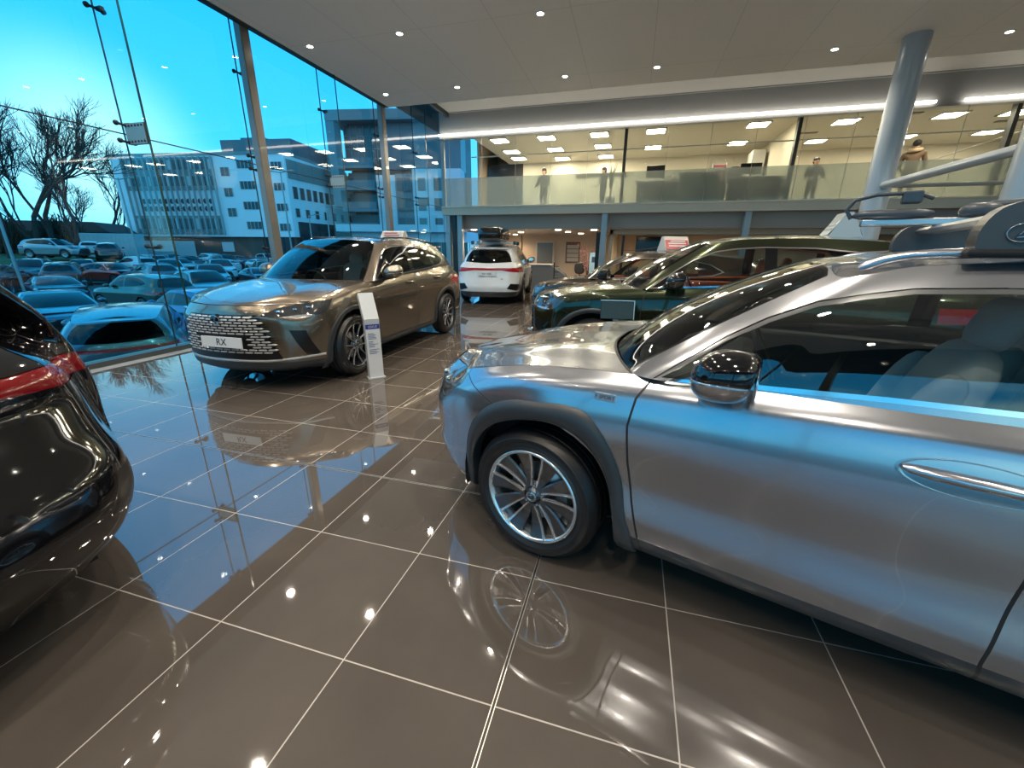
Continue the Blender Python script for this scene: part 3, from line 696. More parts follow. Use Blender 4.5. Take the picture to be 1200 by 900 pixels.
# ================================================================== the showroom
XG = -6.55; HC = 4.82; YB = 14.2
def st(name, mb, m, **kw): return mb.build(name, m, None, kind='structure', **kw)
def floor_mat():
    m, n, l, b = _bsdf('floor_tiles')
    tc = n.new('ShaderNodeTexCoord'); sp = n.new('ShaderNodeSeparateXYZ'); l.new(tc.outputs['Object'], sp.inputs[0])
    def line(sock, off, w):
        a = n.new('ShaderNodeMath'); a.operation = 'ADD'; a.inputs[1].default_value = 60-off; l.new(sock, a.inputs[0])
        d = n.new('ShaderNodeMath'); d.operation = 'DIVIDE'; d.inputs[1].default_value = .6; l.new(a.outputs[0], d.inputs[0])
        f = n.new('ShaderNodeMath'); f.operation = 'FRACT'; l.new(d.outputs[0], f.inputs[0])
        s = n.new('ShaderNodeMath'); s.operation = 'SUBTRACT'; s.inputs[1].default_value = .5; l.new(f.outputs[0], s.inputs[0])
        ab = n.new('ShaderNodeMath'); ab.operation = 'ABSOLUTE'; l.new(s.outputs[0], ab.inputs[0])
        g = n.new('ShaderNodeMath'); g.operation = 'GREATER_THAN'; g.inputs[1].default_value = .5-w/.6/2; l.new(ab.outputs[0], g.inputs[0])
        fl = n.new('ShaderNodeMath'); fl.operation = 'FLOOR'; l.new(d.outputs[0], fl.inputs[0])
        return g.outputs[0], fl.outputs[0]
    gx, ix = line(sp.outputs[0], -1.5205, .005); gy, iy = line(sp.outputs[1], .944, .005)
    mx = n.new('ShaderNodeMath'); mx.operation = 'MAXIMUM'; l.new(gx, mx.inputs[0]); l.new(gy, mx.inputs[1])
    cb = n.new('ShaderNodeCombineXYZ'); l.new(ix, cb.inputs[0]); l.new(iy, cb.inputs[1])
    wn = n.new('ShaderNodeTexWhiteNoise'); l.new(cb.outputs[0], wn.inputs['Vector'])
    nz = n.new('ShaderNodeTexNoise'); nz.inputs['Scale'].default_value = 2.5; nz.inputs['Detail'].default_value = 6; l.new(tc.outputs['Object'], nz.inputs['Vector'])
    ad = n.new('ShaderNodeMath'); ad.operation = 'MULTIPLY_ADD'; ad.inputs[1].default_value = .35; l.new(wn.outputs['Value'], ad.inputs[0]); l.new(nz.outputs['Fac'], ad.inputs[2])
    rp = n.new('ShaderNodeValToRGB'); rp.color_ramp.elements[0].color = (.062, .052, .044, 1); rp.color_ramp.elements[1].color = (.092, .078, .066, 1); rp.color_ramp.elements[0].position = .3; rp.color_ramp.elements[1].position = 1.
    l.new(ad.outputs[0], rp.inputs[0])
    mc = n.new('ShaderNodeMixRGB'); l.new(mx.outputs[0], mc.inputs[0]); l.new(rp.outputs[0], mc.inputs[1]); mc.inputs[2].default_value = (.30, .27, .24, 1)
    l.new(mc.outputs[0], b.inputs['Base Color'])
    rg = n.new('ShaderNodeMapRange'); rg.inputs[3].default_value = .025; rg.inputs[4].default_value = .6; l.new(mx.outputs[0], rg.inputs[0]); l.new(rg.outputs[0], b.inputs['Roughness'])
    b.inputs['IOR'].default_value = FLOOR_IOR; b.inputs['Specular IOR Level'].default_value = .5
    return m
FLOOR_IOR = 2.1
FM = floor_mat()
WH = mat('white_paint', (.62, .62, .60), .5); CEILM = mat('ceiling_paint', (.34, .33, .31), .55, noise=.04, nscale=1.5)
STEEL = mat('steel_paint', (.42, .47, .50), .3, .1, .3); DARKG = mat('dark_green_metal', (.02, .035, .035), .4)
b = MB(); b.quad((XG, -3.1, 0), (15, -3.1, 0), (15, 21, 0), (XG, 21, 0)); st('floor', b, FM)
jm = mat('joint_metal', (.62, .58, .52), .3, .8); jd = mat('joint_black', (.01, .01, .01), .5)
b = MB()
for dx in (-.0075, .0045): b.box((-.3205+dx, -3.1, 0), (-.3205+dx+.003, 14, .0008))
b.box((-.3205-.0045, -3.1, 0), (-.3205+.0045, 14, .0004), 1); st('trim_1', b, [jm, jd])
b = MB()
for dy in (-.0075, .0045): b.box((XG, 2.144+dy, 0), (12, 2.144+dy+.003, .0008))
b.box((XG, 2.144-.0045, 0), (12, 2.144+.0045, .0004), 1); st('trim_2', b, [jm, jd])
b = MB(); b.box((XG+.06, -3.1, 0), (XG+.24, YB, .004)); st('trim_3', b, mat('threshold_stone', (.30, .31, .31), .25))
# ceiling with panel joints
def ceil_mat():
    m, n, l, bb = _bsdf('ceiling_boards')
    tc = n.new('ShaderNodeTexCoord'); br = n.new('ShaderNodeTexBrick'); br.offset = 0; br.inputs['Scale'].default_value = 1
    br.inputs['Brick Width'].default_value = 1.2; br.inputs['Row Height'].default_value = 2.4; br.inputs['Mortar Size'].default_value = .003; br.inputs['Mortar Smooth'].default_value = .1
    br.inputs['Color1'].default_value = (.80, .78, .73, 1); br.inputs['Color2'].default_value = (.815, .795, .745, 1); br.inputs['Mortar'].default_value = (.52, .50, .47, 1)
    l.new(tc.outputs['Object'], br.inputs['Vector']); l.new(br.outputs['Color'], bb.inputs['Base Color']); bb.inputs['Roughness'].default_value = .5
    return m
CB = ceil_mat()
b = MB(); b.box((-6.15, -2.7, HC), (15, 10.43, HC+.12)); st('ceiling', b, CB)
b = MB(); b.box((-6.2, 10.3, 5.72), (15, YB+.1, 5.85)); st('ceiling_upper', b, mat('upper_ceiling_paint', (.46, .45, .42), .5))
b = MB(); b.box((-6.27, -2.7, HC-.01), (-6.15, 10.43, HC+.22)); b.box((-6.2, -2.7, HC+.1), (-6.15, 10.43, 6.6)); b.box((-6.2, -2.8, HC-.01), (15, -2.7, 6.6)); b.box((-6.3, 10.35, 5.6), (-6.2, YB, 5.8)); st('trim_4', b, DARKG)
b = MB(); b.box((-9.2, -9, 6.62), (15, 21, 6.85)); st('roof_overhang', b, mat('soffit', (.05, .05, .05), .6))
# walls out of view that close the room behind the camera
b = MB(); b.box((14.9, -3.1, 0), (15, 21, 6.6)); st('wall_right', b, mat('wall_grey', (.24, .235, .23), .6))
# ---- glazed wall: panes, fins, posts, spider fittings
TINT = (.46, .90, .90)
GW = glass('curtain_glass', TINT, 1.52, 0, 1.25)
GFIN = glass('fin_glass', (.90, .97, .98), 1.52, 0, .7)
joints = [4.48+1.96*k for k in range(-4, 6)]
sil = mat('silicone_black', (.01, .012, .014), .5); wn = 0
for i in range(len(joints)-1):
    y0, y1 = joints[i], joints[i+1]
    for z0, z1 in ((.06, 2.89), (2.89, 6.62)):
        b = MB(); b.quad((XG, y0+.005, z0+.005), (XG, y1-.005, z0+.005), (XG, y1-.005, z1-.005), (XG, y0+.005, z1-.005)); wn += 1; st('window_%d' % wn, b, GW)
b = MB()
for y in joints: b.box((XG-.008, y-.006, .05), (XG+.008, y+.006, 6.62))
b.box((XG-.008, joints[0], 2.884), (XG+.008, joints[-1], 2.896)); st('trim_5', b, sil)
NG = glass('near_glass', (.46, .82, .80), 1.52, 0, 1.25); NY = -3.1
for i in range(7):
    x0 = XG+3.07*i; x1 = min(x0+3.07, 14.9)
    b = MB(); b.quad((x0+.05, NY, .06), (x1-.05, NY, .06), (x1-.05, NY, 6.6), (x0+.05, NY, 6.6)); wn += 1; st('window_%d' % wn, b, NG)
b = MB()
for i in range(8): b.box((min(XG+3.07*i, 14.9)-.05, NY-.06, 0), (min(XG+3.07*i, 14.9)+.05, NY+.06, 6.6))
b.box((XG, NY-.05, 0), (15, NY+.05, .07)); st('trim_12', b, DARKG)
b = MB(); b.box((XG-.06, -3.1, 0), (XG+.05, YB, .07)); st('trim_6', b, mat('base_channel', (.06, .07, .075), .4))
postm = mat('post_paint', (.20, .19, .17), .3, .2, .4)
def spider(y, z, up=True):
    s = MB()
    for sg in (-1, 1): s.tube([(XG+.03, y+sg*.085, z+.0), (XG+.07, y+sg*.05, z-.015), (XG+.085, y, z-.02)], [.018, .014, .02], 8); s.lathe([(0, .012), (.026, .01), (.03, 0), (.03, -.02)], Matrix.Translation((XG+.035, y+sg*.085, z)) @ Matrix.Rotation(PI/2, 4, 'Y'), 12)
    s.box((XG+.06, y-.02, z-.035), (XG+.15, y+.02, z+.005))
    return s
splm = mat('splice_plate', (.42, .38, .33), .4, .5)
for k, y in enumerate(joints):
    fin = k % 2 == 0
    if fin:
        g = MB(); g.box((XG+.015, y-.010, .05), (XG+.41, y+.010, 6.4)); fo = st('window_fin_%d' % k, g, GFIN)
        e = MB(); e.box((XG+.41, y-.012, .05), (XG+.418, y+.012, 6.4)); e.build('fin_edge', mat('glass_edge', (.01, .05, .05), .2), fo)
        s = MB(); s.box((XG+.06, y-.022, 2.76), (XG+.40, y+.022, 3.0)); pl = s.build('splice_plate', splm, None, label=None)
        tag(pl, 'bolted metal splice plate on the glass fin' if abs(y-4.48) > .1 else 'bolted metal splice plate on the nearest glass fin', 'bracket', None if abs(y-4.48) < .1 else 'splice plates on the far glass fins')
        for q in range(6):
            for zz in (2.79, 2.97):
                n_ = MB(); n_.lathe([(0, .008), (.012, .006), (.014, 0)], Matrix.Translation((XG+.09+q*.055, y-.022, zz)) @ Matrix.Rotation(PI/2, 4, 'X'), 8); 
                if y > 3: n_.build('bolt', sil, pl)
    elif y < 14:
        p = MB(); p.box((XG+.155, y-.085, 0), (XG+.285, y+.085, HC+1.), 0, None, .015); p.box((XG+.135, y-.10, 0), (XG+.305, y+.10, .015)); o = p.build('steel_post', postm, None)
        tag(o, {5: 'thin brown grey steel post in front of the white office block, tallest in view', 7: 'thin grey steel post rising in front of the grey apartment tower', 9: 'grey steel post at the corner where glass wall meets the balcony'}.get(k, 'thin brown grey steel post along the glass wall, outside the view'), 'post', 'steel posts along the glass wall')
    if 2 < y < 14:
        for z in (1.5, 2.80, 3.0, 4.22):
            o = spider(y, z).build('spider_clamp', mat('spider_metal', (.05, .055, .06), .35, .7), None); tag(o, 'small dark metal clamp holding glass panes at a joint', 'clamp', 'spider clamps on the glass wall')
# ---- columns
def column(x, y, r, lab):
    c = MB(); c.lathe([(r, 0), (r, HC)], Matrix.Translation((x, y, 0)), 40); c.lathe([(r+.03, 0), (r+.03, .03), (r, .035)], Matrix.Translation((x, y, 0)), 40)
    o = c.build('steel_column', STEEL, None); tag(o, lab, 'column')
column(4.04, 9.42, .19, 'round grey column reaching the ceiling, further of the two behind the roof bars')
column(4.04, 6.2, .20, 'round pale blue grey column cut by the right edge, nearer of the two')
b = MB(); b.tube([(4.04, 9.25, 2.62), (4.04, 6.4, 2.62)], .062, 20); tag(b.build('steel_tube', STEEL, None), 'grey steel tube running between the two round columns', 'tube')
# ---- mezzanine
cream = mat('cream_paint', (.72, .66, .52), .6); soff = mat('soffit_grey', (.30, .31, .31), .5); edge = mat('fascia_paint', (.85, .74, .58), .4)
b = MB(); b.box((XG, YB, 2.66), (15, 20.6, 2.88)); st('floor_upper', b, [soff])
b = MB(); b.box((XG, YB-.10, 2.64), (15, YB, 2.92), 0, None, .01); b.box((XG, YB-.14, 2.86), (15, YB-.02, 2.90), 0, None, .008); st('trim_7', b, edge)
b = MB(); b.box((XG-.03, YB+.02, 5.0), (15, YB+.14, 5.75)); b.box((XG, YB-.04, 4.97), (15, YB+.16, 5.03)); st('wall_back', b, mat('bulkhead_grey', (.34, .345, .34), .5))
b = MB(); b.box((-6.25, YB-.05, 5.70), (15, YB+.02, 5.74)); st('trim_8', b, soff)
LEDM = mat('led_white', (1, 1, 1), .5, emit=(1., .93, .80), estr=3.4)
for i, (x0, x1) in enumerate([(-6.57, -4.3), (-4.27, -1.9), (-1.87, .5), (.53, 2.9), (2.93, 5.0), (5.03, 6.8), (7.38, 10), (10.03, 13)]):
    b = MB(); b.box((x0, YB-.10, 5.05), (x1, YB-.04, 5.10)); o = b.build('linear_light', LEDM, None); tag(o, 'long thin white light strip above the balcony glazing', 'light', 'light strips above the balcony')
clearg = glass('clear_glass', (.93, .95, .92), 1.45, 0, .8)
FROST = frosted('frosted_glass', (.40, .46, .42), .42)
xs = [XG+.12]+[-.5-1.15*k for k in range(5, 0, -1)]+[-.5+1.15*k for k in range(0, 13)]
for x0, x1 in zip(xs[:-1], xs[1:]):
    b = MB(); b.quad((x0+.006, YB+.02, 3.80), (x1-.006, YB+.02, 3.80), (x1-.006, YB+.02, 4.99), (x0+.006, YB+.02, 4.99)); wn += 1; st('window_%d' % wn, b, clearg)
    b = MB(); b.quad((x0+.006, YB+.02, 2.92), (x1-.006, YB+.02, 2.92), (x1-.006, YB+.02, 3.80), (x0+.006, YB+.02, 3.80)); wn += 1; st('window_%d' % wn, b, FROST)
b = MB()
for x in xs[1:]: b.box((x-.004, YB+.015, 2.92), (x+.004, YB+.03, 4.99))
st('trim_9', b, mat('joint_grey', (.35, .36, .33), .4))
b = MB(); b.box((XG, YB+.0, 2.9), (XG+.12, YB+.1, 5.05)); st('trim_10', b, mat('frame_grey', (.45, .48, .47), .4))
for x in (-.55, 4.0, 8.6):
    b = MB(); b.box((x-.045, YB+.12, 2.9), (x+.045, YB+.3, 5.0)); tag(b.build('steel_post', mat('dark_post', (.06, .065, .06), .4), None), 'dark upright post behind the balcony glazing', 'post', 'dark posts behind the balcony glazing')
b = MB(); b.box((-5.6, YB+.4, 4.47), (12, YB+.43, 4.50)); tag(b.build('reflected_strip', mat('reflection_pale', (.75, .70, .58), .4), None), 'thin pale bar for a reflected light strip running along behind the balcony glazing', 'rail')  # solid bar in place of a light strip's reflection in the glazing
b = MB(); b.tube([(5.2, YB+.5, 3.16), (9.5, YB+.5, 4.6)], .015, 8); tag(b.build('reflected_rail', mat('reflection_pale', (.75, .70, .58), .4), None), 'thin pale sloping bar for a reflected handrail at the right of the balcony', 'rail')  # sloping bar built to show a handrail mirrored in the glass
b = MB(); b.tube([(6.1, YB-.3, 3.17), (12, YB-.3, 3.19)], .05, 12); tag(b.build('guard_tube', mat('tube_pale', (.55, .53, .48), .35), None), 'pale horizontal tube low in front of the balcony at right', 'tube')
# upper room
b = MB(); b.box((-5.5, YB+.16, 5.02), (15, 20.6, 5.12)); st('ceiling_office', b, mat('office_ceiling', (.50, .46, .36), .6))
b = MB(); b.box((-4.9, 18.9, 2.9), (15, 19.0, 5.02)); st('wall_office', b, cream)
b = MB(); b.box((-6.5, 18.9, 2.9), (-4.9, 19.0, 5.02)); st('wall_office_dark', b, mat('dark_wall', (.02, .02, .022), .5))
b = MB(); b.box((4.05, 14.75, 2.9), (4.15, 18.9, 5.02)); st('wall_office_room', b, cream)
PAN = mat('panel_light', (1, 1, 1), .5, emit=(1., .90, .70), estr=11)
for (x, y) in [(-4.7, 14.95), (-4.75, 16.6), (-4.8, 17.8), (-3.1, 14.95), (-3.1, 16.6), (-3.1, 18.2), (-1.4, 14.95), (-1.4, 16.5), (-1.4, 18.2), (.3, 14.95), (.3, 17.1), (3.1, 14.95), (3.0, 17.1), (5.35, 15.2), (5.4, 17.4), (7.7, 15.2), (7.8, 17.4), (9.9, 17.4), (9.2, 15.3), (12, 15.2)]:
    b = MB(); b.box((x-.26, y-.26, 5.0), (x+.26, y+.26, 5.018)); o = b.build('ceiling_light', PAN, None); tag(o, 'square lit panel in the office ceiling behind the balcony', 'light', 'square panel lights upstairs')
    f = MB(); 
    for a, c in (((-.3, -.3), (.3, -.26)), ((-.3, .26), (.3, .3)), ((-.3, -.3), (-.26, .3)), ((.26, -.3), (.3, .3))): f.box((x+a[0], y+a[1], 4.995), (x+c[0], y+c[1], 5.019))
    f.build('light_frame', WH, o)
    L = bpy.data.lights.new('panel_glow', 'AREA'); L.size = .5; L.energy = 9; L.color = (1, .87, .64); lo = bpy.data.objects.new('panel_glow', L); COL.objects.link(lo); lo.parent = o; lo.location = (x, y, 4.99)
dk = mat('desk_dark', (.035, .035, .037), .5); blk = mat('screen_black', (.004, .004, .005), .12)
def monitor(x, y, z, w, h, lab, rz=0):
    t = empty('monitor', (x, y, z), rz, lab, 'monitor'); b = MB(); b.box((-w/2, -.02, .12), (w/2, .02, .12+h), 0, None, .008); b.build('screen', blk, t)
    b = MB(); b.box((-.11, -.09, 0), (.11, .09, .012)); b.box((-.02, -.02, 0), (.02, .02, .2)); b.build('stand', dk, t)
def desk(x, y, w, lab, z=2.9, h=.74, m=dk):
    t = empty('office_desk', (x, y, z), 0, lab, 'desk'); b = MB(); b.box((-w/2, -.38, h-.03), (w/2, .38, h), 0, None, .006); b.build('desk_top', mat('desk_top', (.4, .37, .3), .4), t)
    b = MB(); b.box((-w/2+.06, -.33, .05), (w/2-.06, -.30, h-.05)); b.build('modesty_panel', m, t)
    for sx in (-1, 1):
        for sy in (-1, 1): b = MB(); b.box((sx*(w/2-.06)-.02, sy*.33-.02, 0), (sx*(w/2-.06)+.02, sy*.33+.02, h-.03)); b.build('leg', m, t)
desk(.85, 15.4, 2.0, 'office desk behind the frosted balcony glass below the larger left monitor'); monitor(.42, 15.4, 3.64, .56, .38, 'black monitor on the desk right of the dark post')
b = MB(); 
for i, w in enumerate((.30, .34, .28)): b.box((-w/2, -.12, i*.035), (w/2, .12, i*.035+.03))
tag(b.build('paper_tray', mat('tray', (.25, .24, .22), .5), None, loc=(1.1, 15.35, 3.64)), 'stack of grey paper trays on the desk beside the black monitor', 'tray')
b = MB(); b.box((-.13, -.1, 0), (.13, .1, .2), 0, None, .02); tag(b.build('desk_printer', mat('prn', (.3, .3, .29), .5), None, loc=(1.55, 15.35, 3.64)), 'small grey printer at the right end of the same desk', 'printer')
desk(4.0-.75, 15.2, 1.5, 'office desk behind the frosted balcony glass at the wider right monitor'); monitor(3.15, 15.2, 3.64, .58, .30, 'wide black monitor beside the dark rounded chair')
b = MB(); b.ell((0, 0, .95), (.22, .06, .28), None, 0, 20, 10, 2.8); b.ell((0, -.2, .5), (.24, .24, .05), None, 0, 20, 8, 3); b.tube([(0, 0, .75), (0, -.02, .5)], .03, 8); b.tube([(0, -.2, .08), (0, -.2, .5)], .025, 8)
for i in range(5): b.tube([(0, -.2, .09), (.28*math.cos(i*1.257), -.2+.28*math.sin(i*1.257), .04)], .02, 6)
tag(b.build('office_chair', dk, None, loc=(2.85, 15.9, 2.88)), 'dark rounded office chair beside the wide black monitor', 'chair')
pinkm = mat('leaflet_pink', (.55, .16, .16), .5); lw = mat('leaflet_white', (.6, .55, .48), .5)
t = empty('leaflet_rack', (2.3, 15.3, 2.88), 0, 'leaflet rack with red and white rows left of the wide monitor', 'rack')
b = MB(); b.box((-.20, -.02, 0), (-.18, .2, 1.25)); b.box((.18, -.02, 0), (.20, .2, 1.25)); b.box((-.2, .18, 0), (.2, .2, 1.25)); b.build('rack_frame', WH, t)
for i in range(5): b = MB(); b.box((-.17, 0, .72+i*.10), (.17, .03, .79+i*.10), 0, Matrix.Rotation(R(0), 4, 'X')); b.build('leaflets', pinkm if i % 2 == 0 else lw, t)
b = MB(); b.box((-.55, -.2, 0), (.55, .2, .86), 0, None, .01); b.box((-.58, -.22, .86), (.58, .22, .89)); tag(b.build('cabinet', mat('cab', (.25, .28, .26), .5), None, loc=(2.0-.35, 14.75, 2.88)), 'low grey green cabinet with dark top behind the frosted glass', 'cabinet')
b = MB(); b.box((-1.0, -.02, 0), (1.0, .03, .09)); tag(b.build('dark_shelf', mat('shelf_brown', (.06, .045, .03), .5), None, loc=(-1.6, 18.85, 4.42)), 'long dark shelf high on the cream office wall', 'shelf')
# leaf plant near first dark post
t = empty('potted_plant', (-.95, 15.4, 2.88), 0, 'dark spiky potted plant just left of the dark post', 'plant'); b = MB(); b.lathe([(0, 0), (.13, 0), (.17, .35), (.15, .35), (.14, .3), (0, .3)], None, 20); b.build('pot', dk, t)
b = MB(); random.seed(4)
for i in range(30):
    a = random.uniform(0, 2*PI); tt = random.uniform(.06, .24); L = random.uniform(.7, 1.25); w = .025; pts = [Vector((tt*f*f*math.cos(a), tt*f*f*math.sin(a), .3+L*f)) for f in (0, .35, .7, 1)]; pn = Vector((-math.sin(a), math.cos(a), 0))
    b.add([p_+pn*w*(1-f**2)*s for p_, f in zip(pts, (0, .35, .7, 1)) for s in (-1, 1)], [(2*i_, 2*i_+1, 2*i_+3, 2*i_+2) for i_ in range(3)])
b.build('leaves', mat('leaf_dark', (.02, .035, .015), .5), t)
# door upstairs
b = MB(); b.box((2.5, 18.82, 2.9), (3.3, 18.9, 4.9)); st('door_1', b, mat('door_cream', (.6, .55, .43), .5))
b = MB(); b.box((3.55, 17.2, 2.9), (3.95, 17.9, 4.8), 0, None, .01); tag(b.build('tall_locker', mat('locker', (.5, .49, .44), .5), None), 'tall pale locker beside the cream partition upstairs', 'locker')
# vents upstairs
for (x, y) in [(4.75, 16.3), (6.9, 16.3), (6.6, 14.8), (9.6, 16.2)]:
    b = MB(); b.box((x-.3, y-.08, 5.005), (x+.3, y+.08, 5.019)); tag(b.build('air_vent', mat('vent', (.12, .11, .09), .5), None), 'dark slot air vent in the office ceiling', 'vent', 'slot air vents upstairs')
# ---- ground floor behind the cars
b = MB(); b.box((XG, YB+.35, 2.2), (15, 20.6, 2.66)); st('ceiling_lower', b, mat('lower_ceiling', (.42, .37, .32), .5))
beige = mat('beige_wall', (.62, .48, .34), .6)
b = MB(); b.box((-6.5, 20, 0), (15, 20.1, 2.2)); st('wall_lower', b, beige)
b = MB(); b.box((XG-.1, 18, 0), (XG, 20.5, 6.6)); b.box((XG, 20.5, 0), (15, 20.6, 6.6)); st('wall_end', b, beige)
b = MB(); b.box((-.85, 15.2, 0), (-.75, 20, 2.2)); b.box((-.85, 15.2, 2.05), (9, 15.28, 2.2)); st('wall_partition', b, mat('partition_cream', (.62, .52, .38), .6))
for (x, lab) in ((-6.4, 'slim pale post under the balcony, leftmost by the glass wall'), (-5.95, 'slim pale post under the balcony, second from the glass wall'), (-1.0, 'slim grey post under the balcony right of the reception desk'), (3.1, 'slim grey post under the balcony behind the green car')):
    b = MB(); b.box((x-.09, YB+.02, 0), (x+.09, YB+.2, 2.66), 0, None, .01); tag(b.build('support_post', STEEL, None), lab, 'post')
b = MB(); b.box((-6.25, YB+.05, 0), (-6.1, YB+.18, 2.66)); tag(b.build('dark_frame_post', DARKG, None), 'dark frame upright between the two slim pale posts', 'post')
GL = mat('small_downlight', (1, 1, 1), .5, emit=(1., .82, .58), estr=14)
for x, y in [(-5.6, 14.7), (-4.7, 15.4), (-4.4, 16.8), (-5.3, 19.2), (-2.6, 15.0), (-2.5, 16.6), (-2.2, 18.2), (-1.4, 15.2), (.3, 16), (.4, 18.5), (2.6, 16), (2.5, 18), (4.8, 16), (6, 18)]:
    b = MB(); b.lathe([(0, 0), (.085, 0), (.10, -.008), (.10, .002)], Matrix.Translation((x, y, 2.192)), 20); tag(b.build('downlight', GL, None), 'round warm downlight in the low ceiling under the balcony', 'light', 'downlights under the balcony')
    L = bpy.data.lights.new('downlight_glow', 'SPOT'); L.energy = 45; L.spot_size = R(150); L.spot_blend = .8; L.color = (1, .76, .50); L.shadow_soft_size = .06; lo = bpy.data.objects.new('downlight_glow', L); COL.objects.link(lo); lo.location = (x, y, 2.17)
b = MB(); b.box((-4.5, 19.93, .0), (-3.6, 20, 1.92)); d = st('door_2', b, mat('door_frame', (.6, .56, .48), .5)); b = MB(); b.box((-4.42, 19.91, .06), (-3.68, 19.93, 1.86)); b.build('door_glass', mat('door_dim_glass', (.20, .20, .18), .15), d)
b = MB(); b.box((0, 0, 0), (.66, .03, .92), 0, None, .005); po = b.build('wall_poster', mat('poster_frame', (.16, .09, .06), .4), None, loc=(-3.07, 19.96, .98)); tag(po, 'brown framed notice with white panels on the beige wall', 'poster')
for i in range(4): b = MB(); b.box((.06, -.006, .06+i*.19), (.60, 0, .22+i*.19)); b.build('notice_panel', mat('notice_paper', (.55, .48, .40), .5), po)
b = MB(); b.box((.06, -.006, .83), (.60, 0, .89)); b.build('notice_heading', mat('notice_brown', (.2, .08, .05), .5), po)
b = MB(); b.box((-5.2, 19.9, 0), (-5.17, 20, 2.2)); b.box((-6.5, 19.9, 1.1), (-5.2, 19.95, 1.14)); st('trim_11', b, mat('frame_brown', (.15, .13, .1), .5))
b = MB(); b.box((0, 0, 0), (1.93, .05, .62), 0, None, .01); tag(b.build('wall_screen', blk, None, loc=(.04, 19.9, 1.5)), 'wide black screen on the beige wall behind the cars', 'screen')
# reception desk
t = empty('reception_desk', (-3.62, 17.35, 0), 0, 'dark grey reception desk with sloping end beside the white SUV', 'desk')
b = MB(); b.prism([(-.42, 0), (.36, 0), (1.25, .0), (.95, .60), (.40, .95), (-.42, .95)], .7, Matrix.Rotation(PI/2, 4, 'X') @ Matrix.Translation((0, 0, -.35))); b.build('desk_body', mat('desk_slate', (.075, .095, .115), .45), t)
b = MB(); b.box((-.60, -.38, .95), (.42, .38, .99), 0, None, .008); b.build('counter_top', WH, t); b = MB(); b.box((-.62, -.3, 0), (-.43, .3, .95)); b.build('side_panel', WH, t)
b = MB(); b.ell((0, 0, .82), (.22, .05, .24), None, 0, 20, 10, 3); b.ell((0, .2, .46), (.24, .22, .05), None, 0, 20, 8, 3); b.tube([(0, 0, .62), (0, .05, .46)], .025, 8); b.tube([(0, .2, .05), (0, .2, .45)], .03, 8)
for i in range(5): b.tube([(0, .2, .07), (.28*math.cos(i*1.257), .2+.28*math.sin(i*1.257), .03)], .02, 6)
tag(b.build('office_chair', dk, None, loc=(-2.15, 18.0, 0)), 'black swivel chair at the sloping end of the reception desk', 'chair')
# blossom arrangement, banner, dark totem
t = empty('blossom_tree', (-1.75, 17.2, 0), 0, 'tall artificial branches with pink blossom beside the blue banner', 'plant'); b = MB(); b.lathe([(0, 0), (.16, 0), (.20, .5), (.17, .5), (0, .45)], None, 20); b.build('pot', WH, t)
random.seed(11); br = MB(); bl = MB()
for i in range(16):
    a = random.uniform(0, 2*PI); s = random.uniform(.15, .55); h = random.uniform(1.2, 1.9); pts = [Vector((s*f**1.6*math.cos(a), s*f**1.6*math.sin(a), .45+(h-.45)*f)) for f in (0, .3, .6, 1)]; br.tube(pts, [.012, .01, .007, .004], 5)
    for k in range(16):
        f = random.uniform(.3, 1); p_ = Vector((s*f**1.6*math.cos(a), s*f**1.6*math.sin(a), .45+(h-.45)*f))+Vector([random.uniform(-.08, .08) for _ in range(3)]); bl.ell(p_, (.022, .022, .02), None, 0, 6, 4)
br.build('branches', mat('branch_brown', (.09, .05, .03), .6), t); bl.build('blossom', mat('blossom_pink', (.55, .28, .28), .6), t, )['kind'] = 'stuff'
b = MB(); b.box((-.16, -.02, .02), (.16, .02, 1.45), 0, None, .01); b.box((-.2, -.12, 0), (.2, .12, .02)); bn = b.build('standing_banner', mat('banner_blue', (.30, .52, .70), .4), None, loc=(-1.42, 16.2, 0)); tag(bn, 'narrow pale blue standing banner under the balcony', 'banner')
b = MB(); b.box((-.08, -.03, 1.1), (.08, -.02, 1.3)); b.box((-.08, -.03, .7), (.08, -.02, .78)); b.build('banner_print', mat('banner_dark', (.02, .05, .12), .5), bn)
b = MB(); b.box((-.06, -.05, .0), (.06, .05, 2.1), 0, None, .01); tag(b.build('dark_totem', mat('totem', (.012, .02, .025), .4), None, loc=(-1.2, 14.75, 0)), 'narrow dark upright panel beside the slim grey post', 'panel')
b = MB(); b.tube([(0, 0, 0), (0, 0, 1.95)], .035, 12); b.lathe([(0, 0), (.16, 0), (.16, .02), (0, .03)], None, 24); tag(b.build('barrier_post', mat('barrier', (.02, .02, .02), .4), None, loc=(-.35, 13.4, 0)), 'tall thin black pole with a rope behind the dark car', 'pole')
b = MB(); b.tube([(-.31+1.9*f, 13.4+1.*f, 1.52+.42*f-.10*math.sin(PI*f)) for f in [i/12 for i in range(13)]], .01, 6); tag(b.build('barrier_rope', mat('rope', (.30, .16, .08), .6), None), 'thin brown rope rising from the black pole', 'rope')
# literature rack beside white car
t = empty('leaflet_stand', (-2.35, 13.2, 0), 0, 'tall black leaflet stand right of the white SUV', 'stand'); b = MB(); b.tube([(0, 0, 0), (-.02, 0, 1.15)], .02, 8); b.box((-.16, -.15, 0), (.16, .15, .02)); b.build('stand_frame', dk, t)
for i in range(5): b = MB(); b.box((.0, -.1, .35+i*.17), (.14, .1, .37+i*.17)); b.build('tray', dk, t)
